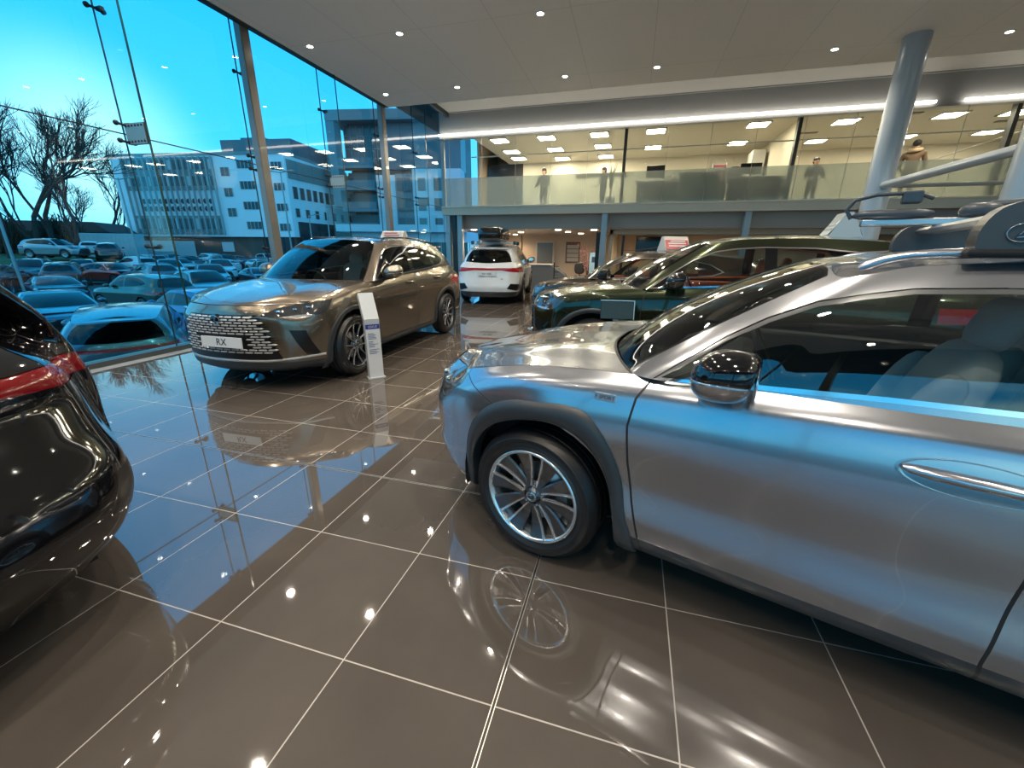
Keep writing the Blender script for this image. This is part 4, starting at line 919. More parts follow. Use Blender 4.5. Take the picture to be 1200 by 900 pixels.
# ---- ceiling downlights of the hall
DL = mat('downlight_lamp', (1, 1, 1), .4, emit=(1., .93, .80), estr=60)
for y in (4.85, 7.26, 9.62, 2.45, 0.05, -2.2):
    for x in (-5.73, -3.99, -1.66, .09, 2.98, 5.33, 8.5):
        if y < 0 and x > 6: continue
        b = MB(); b.lathe([(0, .004), (.045, .004)], Matrix.Translation((x, y, HC-.008)), 20); b.lathe([(.045, .004), (.055, -.004), (.07, 0), (.07, .006)], Matrix.Translation((x, y, HC-.006)), 20, 1)
        o = b.build('downlight', [DL, WH], None); tag(o, 'small round recessed downlight in the high ceiling', 'light', 'downlights in the high ceiling')
        L = bpy.data.lights.new('downlight_beam', 'SPOT'); L.energy = 95; L.spot_size = R(120); L.spot_blend = .9; L.color = (1, .88, .72); L.shadow_soft_size = .05
        lo = bpy.data.objects.new('downlight_beam', L); COL.objects.link(lo); lo.parent = o; lo.location = (x, y, HC-.03)
# ================================================================== outside
def PD(az, D, z=0.): return Vector((D*math.sin(R(az)), D*math.cos(R(az)), z))
def GZ(D): return float(np.interp(D, [0, 10, 20, 30, 45, 60, 75, 140], [-1.0, -1.04, -1.2, -1.3, -1.0, -.85, -.7, -.3]))
b = MB(); rings = [0, 10, 15, 20, 25, 30, 37, 45, 60, 75, 140, 260]; NA = 96
vs = [PD(-180+360*i/NA, d, GZ(d)) for d in rings for i in range(NA+1)]
b.add(vs, [(r*(NA+1)+i, r*(NA+1)+i+1, (r+1)*(NA+1)+i+1, (r+1)*(NA+1)+i) for r in range(len(rings)-1) for i in range(NA)], 0, True)
tag(b.build('car_park_ground', mat('asphalt', (.10, .105, .11), .8, noise=.2, nscale=3), None), kind='structure')
b = MB(); b.box((XG-.55, -9, -.95), (XG-.06, 21, -.02)); tag(b.build('kerb_wall', mat('concrete', (.28, .30, .31), .7, noise=.15, nscale=4), None), kind='structure')
# grass bank
b = MB(); prof = [(50, -1.1), (52, -.6), (54, .30), (56, .40), (66, .5), (75, 1.2), (100, 3.2)]; azs = [-100+i*(44.)/20 for i in range(21)]
def bk(az, d, z): t = min(1, max(0, (-56-az)/3)); return PD(az, d, GZ(d)-.05+(z-GZ(d))*t)
b.add([bk(a, d, z) for d, z in prof for a in azs], [(r*21+i, r*21+i+1, (r+1)*21+i+1, (r+1)*21+i) for r in range(len(prof)-1) for i in range(20)], 0, True)
tag(b.build('grass_bank', mat('grass', (.05, .09, .03), .9, noise=.4, nscale=2), None), kind='structure')
# ---- white office block (main front A-B-C, wing C-E)
OW = mat('render_white', (.78, .82, .84), .6, noise=.04, nscale=.3); WIN = mat('window_dark', (.05, .08, .09), .15); FR = mat('rib_pale', (.36, .41, .42), .5); SPAN = mat('spandrel_teal', (.20, .25, .25), .4); BRK = mat('ground_floor_brown', (.10, .07, .06), .7)
def frame2(P, Q):
    """matrix: local x along P->Q, y outward (towards us), z up"""
    d = (Q-P); L = d.length; d.normalize(); o = Vector((d.y, -d.x, 0)); return Matrix(((d.x, o.x, 0, P.x), (d.y, o.y, 0, P.y), (0, 0, 1, 0), (0, 0, 0, 1))), L
A_, C_, E_ = Vector((-70, 45.2, 0)), Vector((-44.7, 49.0, 0)), Vector((-45.6, 66, 0))
T, L = frame2(A_, C_); T2, L2 = frame2(C_, E_); ZT = 13.1; Z0 = 3.0
blk_ = empty('office_block', (0, 0, 0), 0, 'white rendered office block with ribbed glazing and two rows of portholes', 'building')
def part(nm, mb, m, par=None): return mb.build(nm, m, par or blk_)
b = MB(); b.box((0, -16, Z0), (L, 0, ZT), 0, T); part('main_wall', b, OW)
b = MB(); b.box((.3, -15, -.6), (L-.2, -.5, Z0), 0, T); part('ground_floor', b, BRK)
b = MB(); b.box((-.1, -16, ZT), (L+.1, .1, ZT+.35), 0, T); part('parapet', b, mat('parapet', (.22, .26, .27), .6))
b = MB(); b.box((L*.60, -12, ZT+.3), (L*1.0, -2, ZT+2.2), 0, T); b.box((L*.66, -9, ZT+2.2), (L*.8, -4, ZT+2.9), 0, T); part('plant_room', b, mat('plant_room', (.13, .16, .18), .6))
FW = L*.60; x0 = 1.9
for z0, z1, nm in ((8.9, 12.9, 'upper'), (3.3, 5.7, 'lower')):
    b = MB(); b.box((x0, 0, z0), (FW, .12, z1), 0, T); gl = part('glazing_band', b, SPAN)
    nr = 2 if nm == 'upper' else 1; hh = (z1-z0)/nr
    for r in range(nr):
        for i in range(22):
            xx = x0+.15+i*(FW-x0-.2)/22; w = MB(); w.box((xx, .1, z0+r*hh+hh*.28), (xx+.56, .16, z0+r*hh+hh*.85), 0, T); w.build('window', mat('band_window', (.09, .125, .13), .2) if (i*7+r*3) % 5 else mat('blind_pale', (.5, .55, .55), .5), gl)
for i in range(17):
    xx = x0+i*(FW-x0)/16; b = MB(); b.box((xx-.05, .1, 3.2), (xx+.05, .42, 12.95), 0, T); part('rib', b, FR)
for r in range(2):
    for i in range(13):
        w = MB(); w.lathe([(0, .05), (.26, .05), (.34, .0)], T @ Matrix.Translation((x0+1.9+i*(FW-x0-3.2)/12, .02, 7.55-r*.95)) @ Matrix.Rotation(-PI/2, 4, 'X'), 14); part('porthole', w, WIN)
def win(T, x, z, w, h, n=3):
    m = MB(); m.box((x, 0, z), (x+w, .05, z+h), 0, T); o = part('window', m, WIN)
    f = MB()
    for i in range(n+1): f.box((x+i*w/n-.04, .04, z), (x+i*w/n+.04, .09, z+h), 0, T)
    f.build('window_bars', FR, o)
for z in (10.6, 8.1, 5.6): win(T, FW+1.0, z, 1.2, 1.05, 2)
for z in (11.9, 9.4, 6.9, 4.4): win(T, FW+3.5, z-.4, 2.2, .95, 4); win(T, L-1.9, z-.6, 1.5, .9, 3)
b = MB(); b.box((1.2, -.45, .0), (L*.38, -.35, 2.4), 0, T); sh = part('shopfront', b, mat('shop_white', (.5, .54, .56), .4))
b = MB(); b.box((L*.55, -.45, 1.0), (L*.62, -.35, 2.3), 0, T); part('shopfront', b, mat('shop_white', (.5, .54, .56), .4))
# wing
b = MB(); b.box((0, -12, Z0), (L2, 0, ZT-.4), 0, T2); part('wing_wall', b, OW); b = MB(); b.box((0, -12, -.6), (L2, -.6, Z0), 0, T2); part('wing_ground_floor', b, mat('shop_dark_glass', (.03, .05, .055), .15))
b = MB(); b.box((.3, 0, 10.3), (L2, .1, 12.6), 0, T2); part('glazing_band', b, SPAN)
for z, n, w, h in ((10.5, 14, .7, 1.4), (7.9, 12, .9, 1.5), (5.6, 8, .8, 1.1)):
    for i in range(n): win(T2, .8+i*(L2-1)/n, z, w, h, 1)
b = MB(); b.box((1.0, -.3, 3.0), (L2, .25, 5.0), 0, T2); part('shop_glazing', b, mat('shop_dark_glass', (.03, .05, .055), .15)); b = MB(); b.box((1.0, .2, 1.9), (L2, .5, 3.1), 0, T2); fs_ = part('shop_fascia', b, mat('fascia_navy', (.006, .02, .03), .4))
text('HOUSE OF', 1.0, .03, mat('sign_white', (.7, .75, .78), .5), fs_, T2 @ Matrix.Translation((L2*.52, .53, 2.5)) @ Matrix.Rotation(PI, 4, 'Z') @ Matrix.Rotation(PI/2, 4, 'X'), name='sign_lettering', xs=1.6)
# ---- apartment tower
tw = empty('apartment_tower', (0, 0, 0), 0, 'tall grey and white apartment tower with dark balconies', 'building')
P, Q = Vector((-43.6, 57.2, 0)), Vector((-26.0, 60.5, 0)); T, L = frame2(P, Q); TG = mat('tower_grey', (.16, .19, .21), .6); TW = mat('tower_pale', (.52, .58, .62), .6); TD = mat('tower_recess', (.05, .065, .07), .5)
b = MB(); b.box((2.2, -14, -1), (L, -1.2, 19.4), 0, T); b.build('core', TD, tw)
b = MB(); b.box((0, -12, 18.6), (L, 1.0, 19.9), 0, T); b.box((.0, -1.0, 7.5), (1.2, .9, 18.7), 0, T); b.build('roof_frame', TG, tw)
for z in (3.9, 6.8, 9.7, 12.6):
    b = MB(); b.box((1.2, -1.2, z), (6.4, .9, z+.35), 0, T); s = b.build('balcony', TG, tw); r_ = MB(); r_.box((1.2, .8, z+.35), (6.4, .84, z+1.35), 0, T); r_.build('balcony_glass', mat('balcony_glass', (.10, .14, .16), .15), s)
    r_ = MB(); r_.box((1.6, -1.25, z+.4), (6.2, -1.15, z+2.6), 0, T); r_.build('balcony_window', WIN, s)
b = MB(); b.box((1.6, -1.25, 13.8), (7.5, -1.1, 18.4), 0, T); g = b.build('upper_glazing', WIN, tw); f = MB()
for i in range(7): f.box((1.6+i*.97, -1.1, 13.8), (1.7+i*.97, -1.0, 18.4), 0, T)
for z in (15.4, 17.): f.box((1.6, -1.1, z), (7.5, -1.0, z+.1), 0, T)
f.build('glazing_bars', TG, g)
b = MB(); b.box((6.4, -3, 3.5), (9.2, .1, 11.8), 0, T); b.box((11.8, -3, 3.5), (L+1, .1, 12.6), 0, T); b.build('pale_wall', TW, tw)
b = MB(); b.box((9.2, -3, 3.5), (11.8, -.1, 12.), 0, T); b.build('grey_bay', TG, tw)
for z in (4.3, 7.0, 9.7):
    for x, w in ((9.4, 2.2), (12.6, 1.1), (15.0, 1.1)):
        m = MB(); m.box((x, -.1, z), (x+w, .16, z+1.7), 0, T); o = m.build('window', WIN, tw); f = MB()
        for k in range(3 if w > 2 else 2): f.box((x+k*w/(2 if w > 2 else 1)-.05, .15, z), (x+k*w/(2 if w > 2 else 1)+.05, .2, z+1.7), 0, T)
        f.build('window_bars', TG, o)
b = MB(); b.box((8, -4, 12.6), (L+1, -.5, 19.0), 0, T); b.build('upper_block', mat('tower_blue', (.06, .10, .13), .3), tw)
# ---- low pavilion with a pale canopy
P, Q = Vector((-27.6, 35.8, 0)), Vector((-15.5, 38.6, 0)); T, L = frame2(P, Q); pv = empty('pavilion', (0, 0, 0), 0, 'low glass pavilion with a wide pale canopy in front of the tower', 'building')
b = MB(); b.box((0, -10, 3.1), (L, .3, 3.75), 0, T); b.box((1.2, -10, 2.2), (L, -.4, 3.1), 0, T); b.build('canopy', TW, pv)
b = MB(); b.box((1.4, -9, -.7), (L, -.8, 2.2), 0, T); g = b.build('pavilion_glass', mat('pavilion_green', (.02, .09, .08), .08), pv)
f = MB()
for i in range(9): f.box((1.4+i*1.4, -.8, -.7), (1.48+i*1.4, -.7, 2.2), 0, T)
f.build('glazing_bars', FR, g)
# ---- low brown shed with white container
b = MB(); T3 = Matrix.Translation(PD(-61.3, 80, .2)) @ Matrix.Rotation(R(32), 4, 'Z'); b.box((-4, -3, 0), (5.5, 3, 3.0), 0, T3); sh = b.build('shed', mat('shed_brown', (.07, .04, .035), .8), None); tag(sh, 'low dark brown building left of the white office block', 'building')
b = MB(); b.prism([(-4.5, 3.0), (6, 3.0), (4.5, 4.2), (-3.5, 4.2)], 6.6, T3 @ Matrix.Rotation(PI/2, 4, 'X') @ Matrix.Translation((0, 0, -3.3))); b.build('shed_roof', mat('roof_brown', (.10, .055, .05), .8), sh)
b = MB(); T4 = Matrix.Translation(PD(-58.4, 66.5, .3)) @ Matrix.Rotation(R(32), 4, 'Z'); b.box((-2.4, -1.2, 0), (2.4, 1.2, 2.6), 0, T4, .04)
for i in range(12): b.box((-2.3+i*.4, -1.24, .15), (-2.1+i*.4, -1.2, 2.45), 0, T4)
tag(b.build('container', mat('container_pale', (.42, .50, .52), .5), None), 'pale storage container by the brown building', 'container')
# ---- bare trees
TR = mat('bark', (.035, .030, .026), .9)
def tree(az, D, h, seed, lab, lean=0., grp=None, depth=7):
    random.seed(seed); mb = MB(); base = PD(az, D, (GZ(D) if az > -57 else .45)-.3)
    def grow(p, d, L, r, k):
        n = 3; pts = [p]; q = p.copy(); dd = d.copy()
        for i in range(n):
            dd = (dd+Vector([random.gauss(0, .06) for _ in range(3)])+Vector((0, 0, .07))).normalized(); q = q+dd*L/n; pts.append(q.copy())
        mb.tube(pts, [r, r*.9, r*.8, r*.68], 6 if k > 3 else 4 if k > 1 else 3, cap=False)
        if k == 0: return
        nb = 2 if k > 5 else 3
        for i in range(nb):
            a = random.uniform(0, 2*PI); s = random.uniform(.25, .62); ax = dd.orthogonal().normalized(); ax.rotate(Matrix.Rotation(a, 3, dd)); nd = (dd*math.cos(s)+ax*math.sin(s)).normalized()
            grow(pts[-1 if i < nb-1 else random.choice((1, 2))], nd, L*random.uniform(.68, .86), r*(.62 if i else .72), k-1)
    grow(base, Vector((lean, 0, 1)).normalized(), h*.25, h*.0165, depth)
    o = mb.build('bare_tree', TR, None); tag(o, lab, 'tree', grp)
tree(-63.6, 60, 15.5, 3, 'tall bare tree at the left edge above the parked cars', .05)
tree(-61.2, 63, 14.5, 8, 'tall bare forked tree left of the office block, second from the left')
tree(-67.6, 66, 16, 5, 'bare tree cut by the left edge of the view')
tree(-65.3, 61, 14.5, 31, 'tall bare tree at far left behind the pale lamp post')
tree(-62.5, 66, 17, 44, 'tallest bare tree in the group at the left, slightly further back')
tree(-58.3, 104, 20., 21, 'broad bare tree rising directly beside the white office block', 0)
tree(-60.2, 99, 15, 14, 'smaller bare tree far behind the shed')
tree(-52.5, 108, 21, 17, 'top of a bare tree showing over the office roof', depth=5)
b = MB(); random.seed(9)
for i in range(2600):
    a = random.uniform(-72, -59.6); d = random.uniform(69.5, 72); h = random.uniform(1.6, 4.6)*(.75+.25*math.sin(a*1.7)); p_ = PD(a, d, .2); q_ = Vector((random.gauss(0, .5), random.gauss(0, .5), h))
    b.tube([p_, p_+q_*.5+Vector((random.gauss(0, .2), 0, 0)), p_+q_, p_+q_*1.05+Vector((random.gauss(0, .5), 0, .2))], [.09, .07, .05, .02], 3, cap=False)
tag(b.build('hedge', mat('hedge_dark', (.030, .035, .022), .95, noise=.5, nscale=1.5), None), kind='stuff', label='dark scrub hedge behind the bank with the trees', cat='hedge')
# ---- lamp posts, cones
def lamp(az, D, h, lab, arm=1, rz=0):
    t = empty('street_lamp', PD(az, D, GZ(D)), R(rz), lab, 'street lamp'); b = MB(); b.tube([(0, 0, 0), (0, 0, h)], [.09, .05], 8); b.build('pole', mat('galvanised', (.30, .34, .35), .4, .6), t)
    for s in ((1, -1) if arm == 2 else (1,)):
        b = MB(); b.tube([(0, 0, h-.1), (s*.9, 0, h+.05)], .04, 6); b.box((s*.8, -.12, h), (s*1.35, .12, h+.1), 0, None, .03); b.build('lamp_head', mat('galvanised', (.30, .34, .35), .4, .6), t)
lamp(-56.9, 46, 7.5, 'grey lamp post in front of the left end of the office block', 2, 20)
lamp(-65.2, 36, 9, 'pale lamp post among the bare trees at far left', 1, 0)
lamp(-42.9, 47, 9.2, 'tall grey double headed lamp post right of the brown steel post', 2, 10)
lamp(-38.6, 54.5, 7, 'thin grey lamp post before the wing of the office block'); lamp(-40.6, 55, 6, 'short grey lamp post before the shop fascia')
cm = mat('cone_white', (.6, .6, .58), .5)
for az, D in ((-62.9, 34), (-65.3, 24)):
    b = MB(); b.lathe([(.0, .72), (.03, .72), (.16, .05), (.22, .05), (.22, 0), (0, 0)], Matrix.Translation(PD(az, D, GZ(D))), 14); tag(b.build('traffic_cone', cm, None), 'small pale traffic cone in the car park '+('beside the red car' if az > -64 else 'at the left edge'), 'cone')
# ================================================================== all cars
far_proto = {}
import copy as _c
S_SUV = _c.deepcopy(RX); S_HAT = _c.deepcopy(UX)
S_SAL = _c.deepcopy(UX); S_SAL['top'] = [(x-.12 if i < 4 else x+.0, y, z-.10) if i < 9 else (x+.25, y*.98, z-.10) for i, (x, y, z) in enumerate(UX['top'])]; S_SAL['zc'] = [z-.10 for z in UX['zc']]
S_SAL['dlo'] = [(x-.05 if z > 1.2 else x, z-.09*max(0, min(1, (z-1.1)/.2))) for x, z in UX['dlo']]
S_SUV['flare'] = S_HAT['flare'] = S_SAL['flare'] = None
def paintm(nm, c, metal=.6, rough=.3): return mat('paint_'+nm, c, rough, metal, 1.)
PC = dict(white=paintm('white', (.55, .57, .57), 0, .35), silver=paintm('pale_silver', (.30, .32, .34)), grey=paintm('mid_grey', (.12, .13, .14)), black=paintm('deep_black', (.008, .008, .01), 0, .2), red=paintm('bright_red', (.42, .02, .018), .2), maroon=paintm('maroon', (.12, .015, .015)), blue=paintm('strong_blue', (.02, .09, .25)), slate=paintm('slate_blue', (.07, .12, .17)), green=paintm('dark_green', (.05, .07, .045)), navy=paintm('navy', (.03, .06, .10)))
def colour(root, m):
    for o in CH(root):
        for x in [o]+CH(o):
            if x.type == 'MESH':
                for s in x.material_slots:
                    if s.material and s.material.name.startswith('paint_'): s.link = 'OBJECT'; s.material = m
def parked(az, D, hd, kind, col, lab, grp=None, zoff=0.):
    key = kind
    if key not in far_proto:
        S = {'suv': S_SUV, 'hatch': S_HAT, 'saloon': S_SAL}[kind]; r, *_ = car('parked_car', S, dict(M=M, paint=PC['white']), (0, 0, 0), 0, 'x', 0); far_proto[key] = r; root = r
    else: root = copy_tree(far_proto[key])
    p = PD(az, D, GZ(D)+zoff); yaw = R(hd); wb = 2.75
    root.location = p+Vector((math.cos(yaw), math.sin(yaw), 0))*wb/2; root.rotation_euler = (0, 0, yaw); tag(root, lab, 'car', grp)
    colour(root, PC[col])
    return root
parked(-58.9, 11.2, 143, 'hatch', 'slate', 'slate blue hatchback seen from behind just outside the glass wall')
parked(-63.6, 18.6, -22, 'saloon', 'slate', 'slate blue saloon facing us at the left, behind the black car')
parked(-57.2, 24.5, 175, 'suv', 'green', 'dark green SUV seen from behind, with its windows to the left')
parked(-52.0, 27.0, -20, 'suv', 'silver', 'pale silver SUV facing us right of the dark green SUV')
parked(-52.7, 15.6, 168, 'hatch', 'blue', 'bright blue car half hidden by the tan SUV bonnet')
parked(-63.2, 30.5, -20, 'saloon', 'navy', 'dark blue saloon roof behind the slate blue saloon')
parked(-59.3, 42, 6, 'hatch', 'red', 'bright red hatchback in side view in the middle of the car park')
parked(-66.6, 38, 140, 'suv', 'maroon', 'maroon SUV cut by the left edge of the view')
parked(-62.3, 40, 145, 'suv', 'black', 'black SUV in the second row at the left')
parked(-64.3, 45, -40, 'suv', 'grey', 'dark grey SUV squeezed between the maroon and black ones')
parked(-61.0, 48.5, -35, 'hatch', 'silver', 'silver hatchback left of the bright red one')
parked(-56.0, 38, 160, 'suv', 'grey', 'dark grey brown estate right of the bright red hatchback')
G_ = 'rows of small parked cars across the car park'
random.seed(2)
def rw(D, a0, a1, step): return [(a0+i*step+random.uniform(-.15, .15), -a0-i*step-90+random.choice((205, 25))+random.uniform(-4, 4), random.choice(['suv', 'hatch', 'suv', 'saloon']), random.choice(['white', 'silver', 'slate', 'navy', 'white', 'grey', 'white']), None) for i in range(int((a1-a0)/step)+1)]
rows = [
 (35, [(-51.2, -35, 'suv', 'silver', 'silver SUV behind the pale silver one'), (-46.6, -25, 'saloon', 'navy', 'navy saloon in the third row left of the brown steel post'), (-42.0, -25, 'hatch', 'silver', 'silver hatchback right of the brown steel post')]),
 (43, [(-54.6, -35, 'suv', 'white', 'white SUV behind the dark grey brown estate'), (-50.2, -35, 'suv', 'white', 'white SUV in the fourth row in front of the shop front'), (-45.9, -35, 'hatch', 'maroon', 'maroon hatchback just left of the brown steel post'), (-41.6, -30, 'hatch', 'white', 'white hatchback in the fourth row just right of the brown steel post')]),
 (51, rw(51, -57.4, -38, 3.7)), (59, rw(59, -56.0, -38, 3.2)), (66, rw(64.5, -54.2, -40, 2.9))]
for D, L_ in rows:
    for az, hd, k, c, lab in L_:
        if lab: parked(az, D, hd, k, c, lab)
        else: parked(az, D+random.uniform(-.2, .2), hd, k, c, 'tiny car in the distant rows before the white office block', G_)
parked(-62.4, 55.5, 20, 'suv', 'silver', 'silver SUV up on the grass bank under the trees', None, 1.38)
parked(-60.2, 62.5, 150, 'hatch', 'white', 'white car on the grass bank left of the container', None, 1.36)
parked(-58.9, 57, 145, 'suv', 'black', 'dark SUV on the bank beside the pale container', None, 1.1)
# ------------------------------------------------------------------ showroom cars
def nose_ray(bv, y, z):
    y = abs(y)
    h = bv.ray_cast(Vector((3, y, z)), Vector((-1, 0, 0))); return (h[0].x, h[1]) if h[0] is not None else (None, None)
def tail_ray(bv, y, z):
    y = abs(y)
    h = bv.ray_cast(Vector((-7, y, z)), Vector((1, 0, 0))); return h[0].x if h[0] is not None else None
def facing(x, y, z, fwd=1): return Matrix(((0, 0, fwd, x), (fwd, 0, 0, y), (0, 1, 0, z), (0, 0, 0, 1)))   # local xy -> y,z of car ; z -> forward
plate_m = mat('plate_white', (.62, .65, .66), .35); plate_t = mat('plate_ink', (.03, .04, .06), .5)
def plate(root, x, y, z, s, fwd=1, w=.50, h=.115, size=.08, tilt=0, xs=1.):
    T = facing(x, y, z, fwd) @ Matrix.Rotation(R(tilt), 4, 'X'); b = MB(); b.box((-w/2, -h/2, -.006), (w/2, h/2, .006), 0, T, .003); o = b.build('number_plate', plate_m, root)
    text(s, size, .001, plate_t, o, T @ Matrix.Translation((0, 0, .0075)), name='plate_lettering', xs=xs)
def rx_face(root, bv, blade_m):
    gb = MB(); dk_ = MB()
    z = .445; r = 0
    while z < .825:
        hw = float(np.interp(z, [.40, .456, .568, .663, .80, .84], [.60, .565, .53, .486, .42, .36])); pitch = .098; n = int(hw/pitch)+2
        for i in range(-n, n+1):
            yc = (i+.5*(r % 2))*pitch
            if abs(yc) > hw+.015: continue
            if abs(yc) < .30 and .485 < z < .625: continue
            x, nn = nose_ray(bv, yc, z)
            if x is None: continue
            pts = [(-.045, .0), (-.031, .009), (.031, .009), (.045, 0), (.031, -.009), (-.031, -.009)]; V = []
            for dx_, k in ((-.012, 1.), (.014, 1), (.022, .55)):
                for a, c in pts:
                    xx, _ = nose_ray(bv, yc+a, z+c); V.append(Vector(((xx if xx is not None else x)+dx_, yc+a*(1 if k == 1 else .9), z+c*k)))
            gb.add(V, [(6*q+i_, 6*q+(i_+1) % 6, 6*q+6+(i_+1) % 6, 6*q+6+i_) for q in range(2) for i_ in range(6)]+[tuple(range(12, 18))])
        for sg in (-1, 1):                                   # dark slots that run out into the bumper skin
            V = []; ok = True; L_ = .05+.05*(.80-z)/.4
            for a, c in ((hw-.01, .010), (hw+L_, .0), (hw-.01, -.010)):
                x, nn = nose_ray(bv, sg*a, z+c+.014)
                if x is None: ok = False; break
                V.append(Vector((x+.0025, sg*a, z+c+.014)))
            if ok: dk_.add(V, [(0, 1, 2) if sg < 0 else (2, 1, 0)])
        z += .0285; r += 1
    gb.build('grille_blades', blade_m, root); dk_.build('grille_slots', M['gloss_black'], root)
    x, _ = nose_ray(bv, 0, .785); T = facing(x+.012, 0, .785); b = MB(); b.lathe([(0, .012), (.04, .010), (.062, 0), (.062, -.02)], T @ Matrix.Diagonal((1.18, .92, 1, 1)), 32); o = b.build('badge', M['gloss_black'], root)
    b = MB(); logo_L(b, T @ Matrix.Translation((0, 0, .013)), .044); b.build('badge_emblem', M['chrome'], o)
    # bright line low across the nose
    for sg in (1, -1):
        b = MB(); V = []; ys = [i*.05 for i in range(0, 19)]
        for y in ys:
            zz = .352+.03*max(0, (y-.45)/.45)
            for dz, dx_ in ((-.012, .004), (0, .016), (.012, .004)):
                x, _ = nose_ray(bv, min(y, .885), zz+dz); V.append(Vector(((x or .3)+dx_, sg*y, zz+dz)))
        b.add(V, [(3*i+j, 3*i+j+1, 3*i+4+j, 3*i+3+j) for i in range(len(ys)-1) for j in range(2)], 0, True); b.build('bumper_strip', blade_m, root)
def lamp_detail(root, bv, pts, r=.02):
    for sg in (1, -1):
        for (y, z) in pts:
            x, nn = nose_ray(bv, y, z)
            if x is None: continue
            b = MB(); T = facing(x-.002, sg*y, z); b.ell((0, 0, 0), (r*1.5, r*.62, .010), T, 0, 12, 6, 3); b.build('lamp_reflector', M['chrome'], root)
def roof_sign(name, loc, rz, mats_, lab, w=.42, h=.20):
    t = empty(name, loc, rz, lab, 'roof sign'); b = MB(); b.prism([(-.16, 0), (.16, 0), (.03, h), (-.03, h)], w, Matrix.Rotation(PI/2, 4, 'X') @ Matrix.Translation((0, 0, -w/2))); b.build('sign_body', mats_[0], t)
    b = MB()
    for s in (1, -1):
        T = Matrix.Translation((s*.098, 0, h/2)) @ Matrix.Rotation(s*R(-33), 4, 'Y')
        b.box((s*.0-.003, -w/2+.015, -h*.48), (s*.0+.003, w/2-.015, h*.48), 0, T)
    b.build('sign_face', mats_[1], t)
    b = MB()
    for s in (1, -1):
        T = Matrix.Translation((s*.102, 0, h/2)) @ Matrix.Rotation(s*R(-33), 4, 'Y')
        for zz in (-.05, .0, .045): b.box((-.003+s*.002, -w*.36, zz-.01), (.003+s*.002, w*.36-.05*(zz > 0), zz+.01), 0, T)
    b.build('sign_print', mats_[2], t)
    return t

# hero: silver crossover
silver = mat('paint_hero_silver', (.43, .445, .48), .21, .92, 1.)
hero, hd_, hbv, _ = car('silver_suv', UX, dict(M=M, paint=silver, mirlow=silver, mircap=M['gloss_black'], seat='seat_grey', bolster='seat_grey', sideglass='heroglass'), (-.115, 2.555, 0), R(163), 'bright silver crossover filling the right side, with grey wheel arches and roof bars', 3)
lamp_detail(hero, hbv, [(.70, .79), (.62, .80)], .022)
plate(hero, .955, 0, .46, 'UX', 1, .52, .115, .08)
b = MB()   # small side badge
y = ysurf(hbv, -.33, .935); T = Matrix.Translation((-.33, y+.002, .925)) @ Matrix.Rotation(PI, 4, 'Z') @ Matrix.Rotation(PI/2, 4, 'X'); b.box((-.045, -.017, .0), (.045, .017, .008), 0, T, .002); o = b.build('side_badge', M['chrome'], hero)
text('F SPORT', .022, .0006, plate_t, o, T @ Matrix.Translation((0, 0, .0085)), name='badge_lettering')
for sg in (1, -1):
    b = MB(); pts = [(-1.06, .575, 1.44), (-1.14, .572, 1.475), (-1.30, .575, 1.492), (-1.6, .58, 1.508), (-2.0, .58, 1.508), (-2.4, .565, 1.49), (-2.62, .55, 1.46)]
    b.tube([(x, sg*y, z) for x, y, z in [(float(a), float(c), float(d)) for a, c, d in spl([list(p) for p in pts], [4]*6)[0]]], [.010]+[.016]*23+[.010], 10); b.build('roof_rail', silver, hero)
b = MB()   # wipers
for y0 in (.50, -.12):
    pts = [(-.30+.02*abs(y0), y0, 1.045), (-.26, y0-.25, 1.06), (-.25, y0-.55, 1.065)]; b.tube(pts, .007, 6)
b.build('wiper', M['black'], hero)
rackm = mat('rack_plastic', (.045, .055, .065), .35); alu = mat('rack_aluminium', (.50, .52, .54), .3, .9); pod = mat('rack_foot_cover', (.055, .050, .050), .28)
HT = hero.matrix_world.copy() if False else Matrix.Translation((-.115, 2.555, 0)) @ Matrix.Rotation(R(163), 4, 'Z')
def hthing(name, lab, cat): t = empty(name, (-.115, 2.555, 0), R(163), lab, cat); return t
cbx = -1.42
t = hthing('roof_crossbar', 'dark grey roof crossbar with moulded feet on the silver crossover', 'crossbar')
b = MB()
b.prism([(-.05, 0), (-.035, .014), (.035, .014), (.05, 0), (.035, -.014), (-.035, -.014)], 1.10, Matrix.Translation((cbx, .55, 1.60)) @ Matrix.Rotation(PI/2, 4, 'X')); b.build('bar', alu, t)
for sg in (1, -1):
    b = MB(); T = Matrix.Translation((cbx, sg*.60, 1.555)); b.prism(smooth2([(-.16, -.055), (-.02, -.058), (.115, -.055), (.118, .0), (.09, .055), (.04, .078), (-.05, .084), (-.12, .07), (-.155, .02)], 4, True), .085, T @ Matrix.Rotation(PI/2, 4, 'X') @ Matrix.Translation((0, 0, -.0425)))
    o = b.build('foot', pod if sg > 0 else rackm, t); b2 = MB(); b2.box((-.17, -.05, -.075), (.13, .05, -.05), 0, T, .01); b2.build('rubber_pad', M['black'], o)
    if sg > 0:
        T2 = T @ Matrix.Translation((.0, .046, 0)) @ Matrix.Rotation(PI, 4, 'Z') @ Matrix.Rotation(PI/2, 4, 'X'); b3 = MB(); logo_L(b3, T2 @ Matrix.Translation((-.035, -.008, 0)), .024); b3.build('foot_emblem', mat('emblem_dark', (.30, .30, .32), .25, .8), o)
        b3 = MB(); b3.lathe([(0, .006), (.012, .006), (.016, 0)], T2 @ Matrix.Translation((-.025, .045, 0)), 20); b3.build('lock', M['chrome'], o)
t = hthing('bike_carrier', 'long dark blue grey roof bike carrier with a wheel loop at its front end', 'bike carrier')
CM = Matrix.Translation((-.115, 2.555, 0)) @ Matrix.Rotation(R(163), 4, 'Z') @ Matrix.Translation((-.10, -.02, -.01))
t.matrix_world = CM
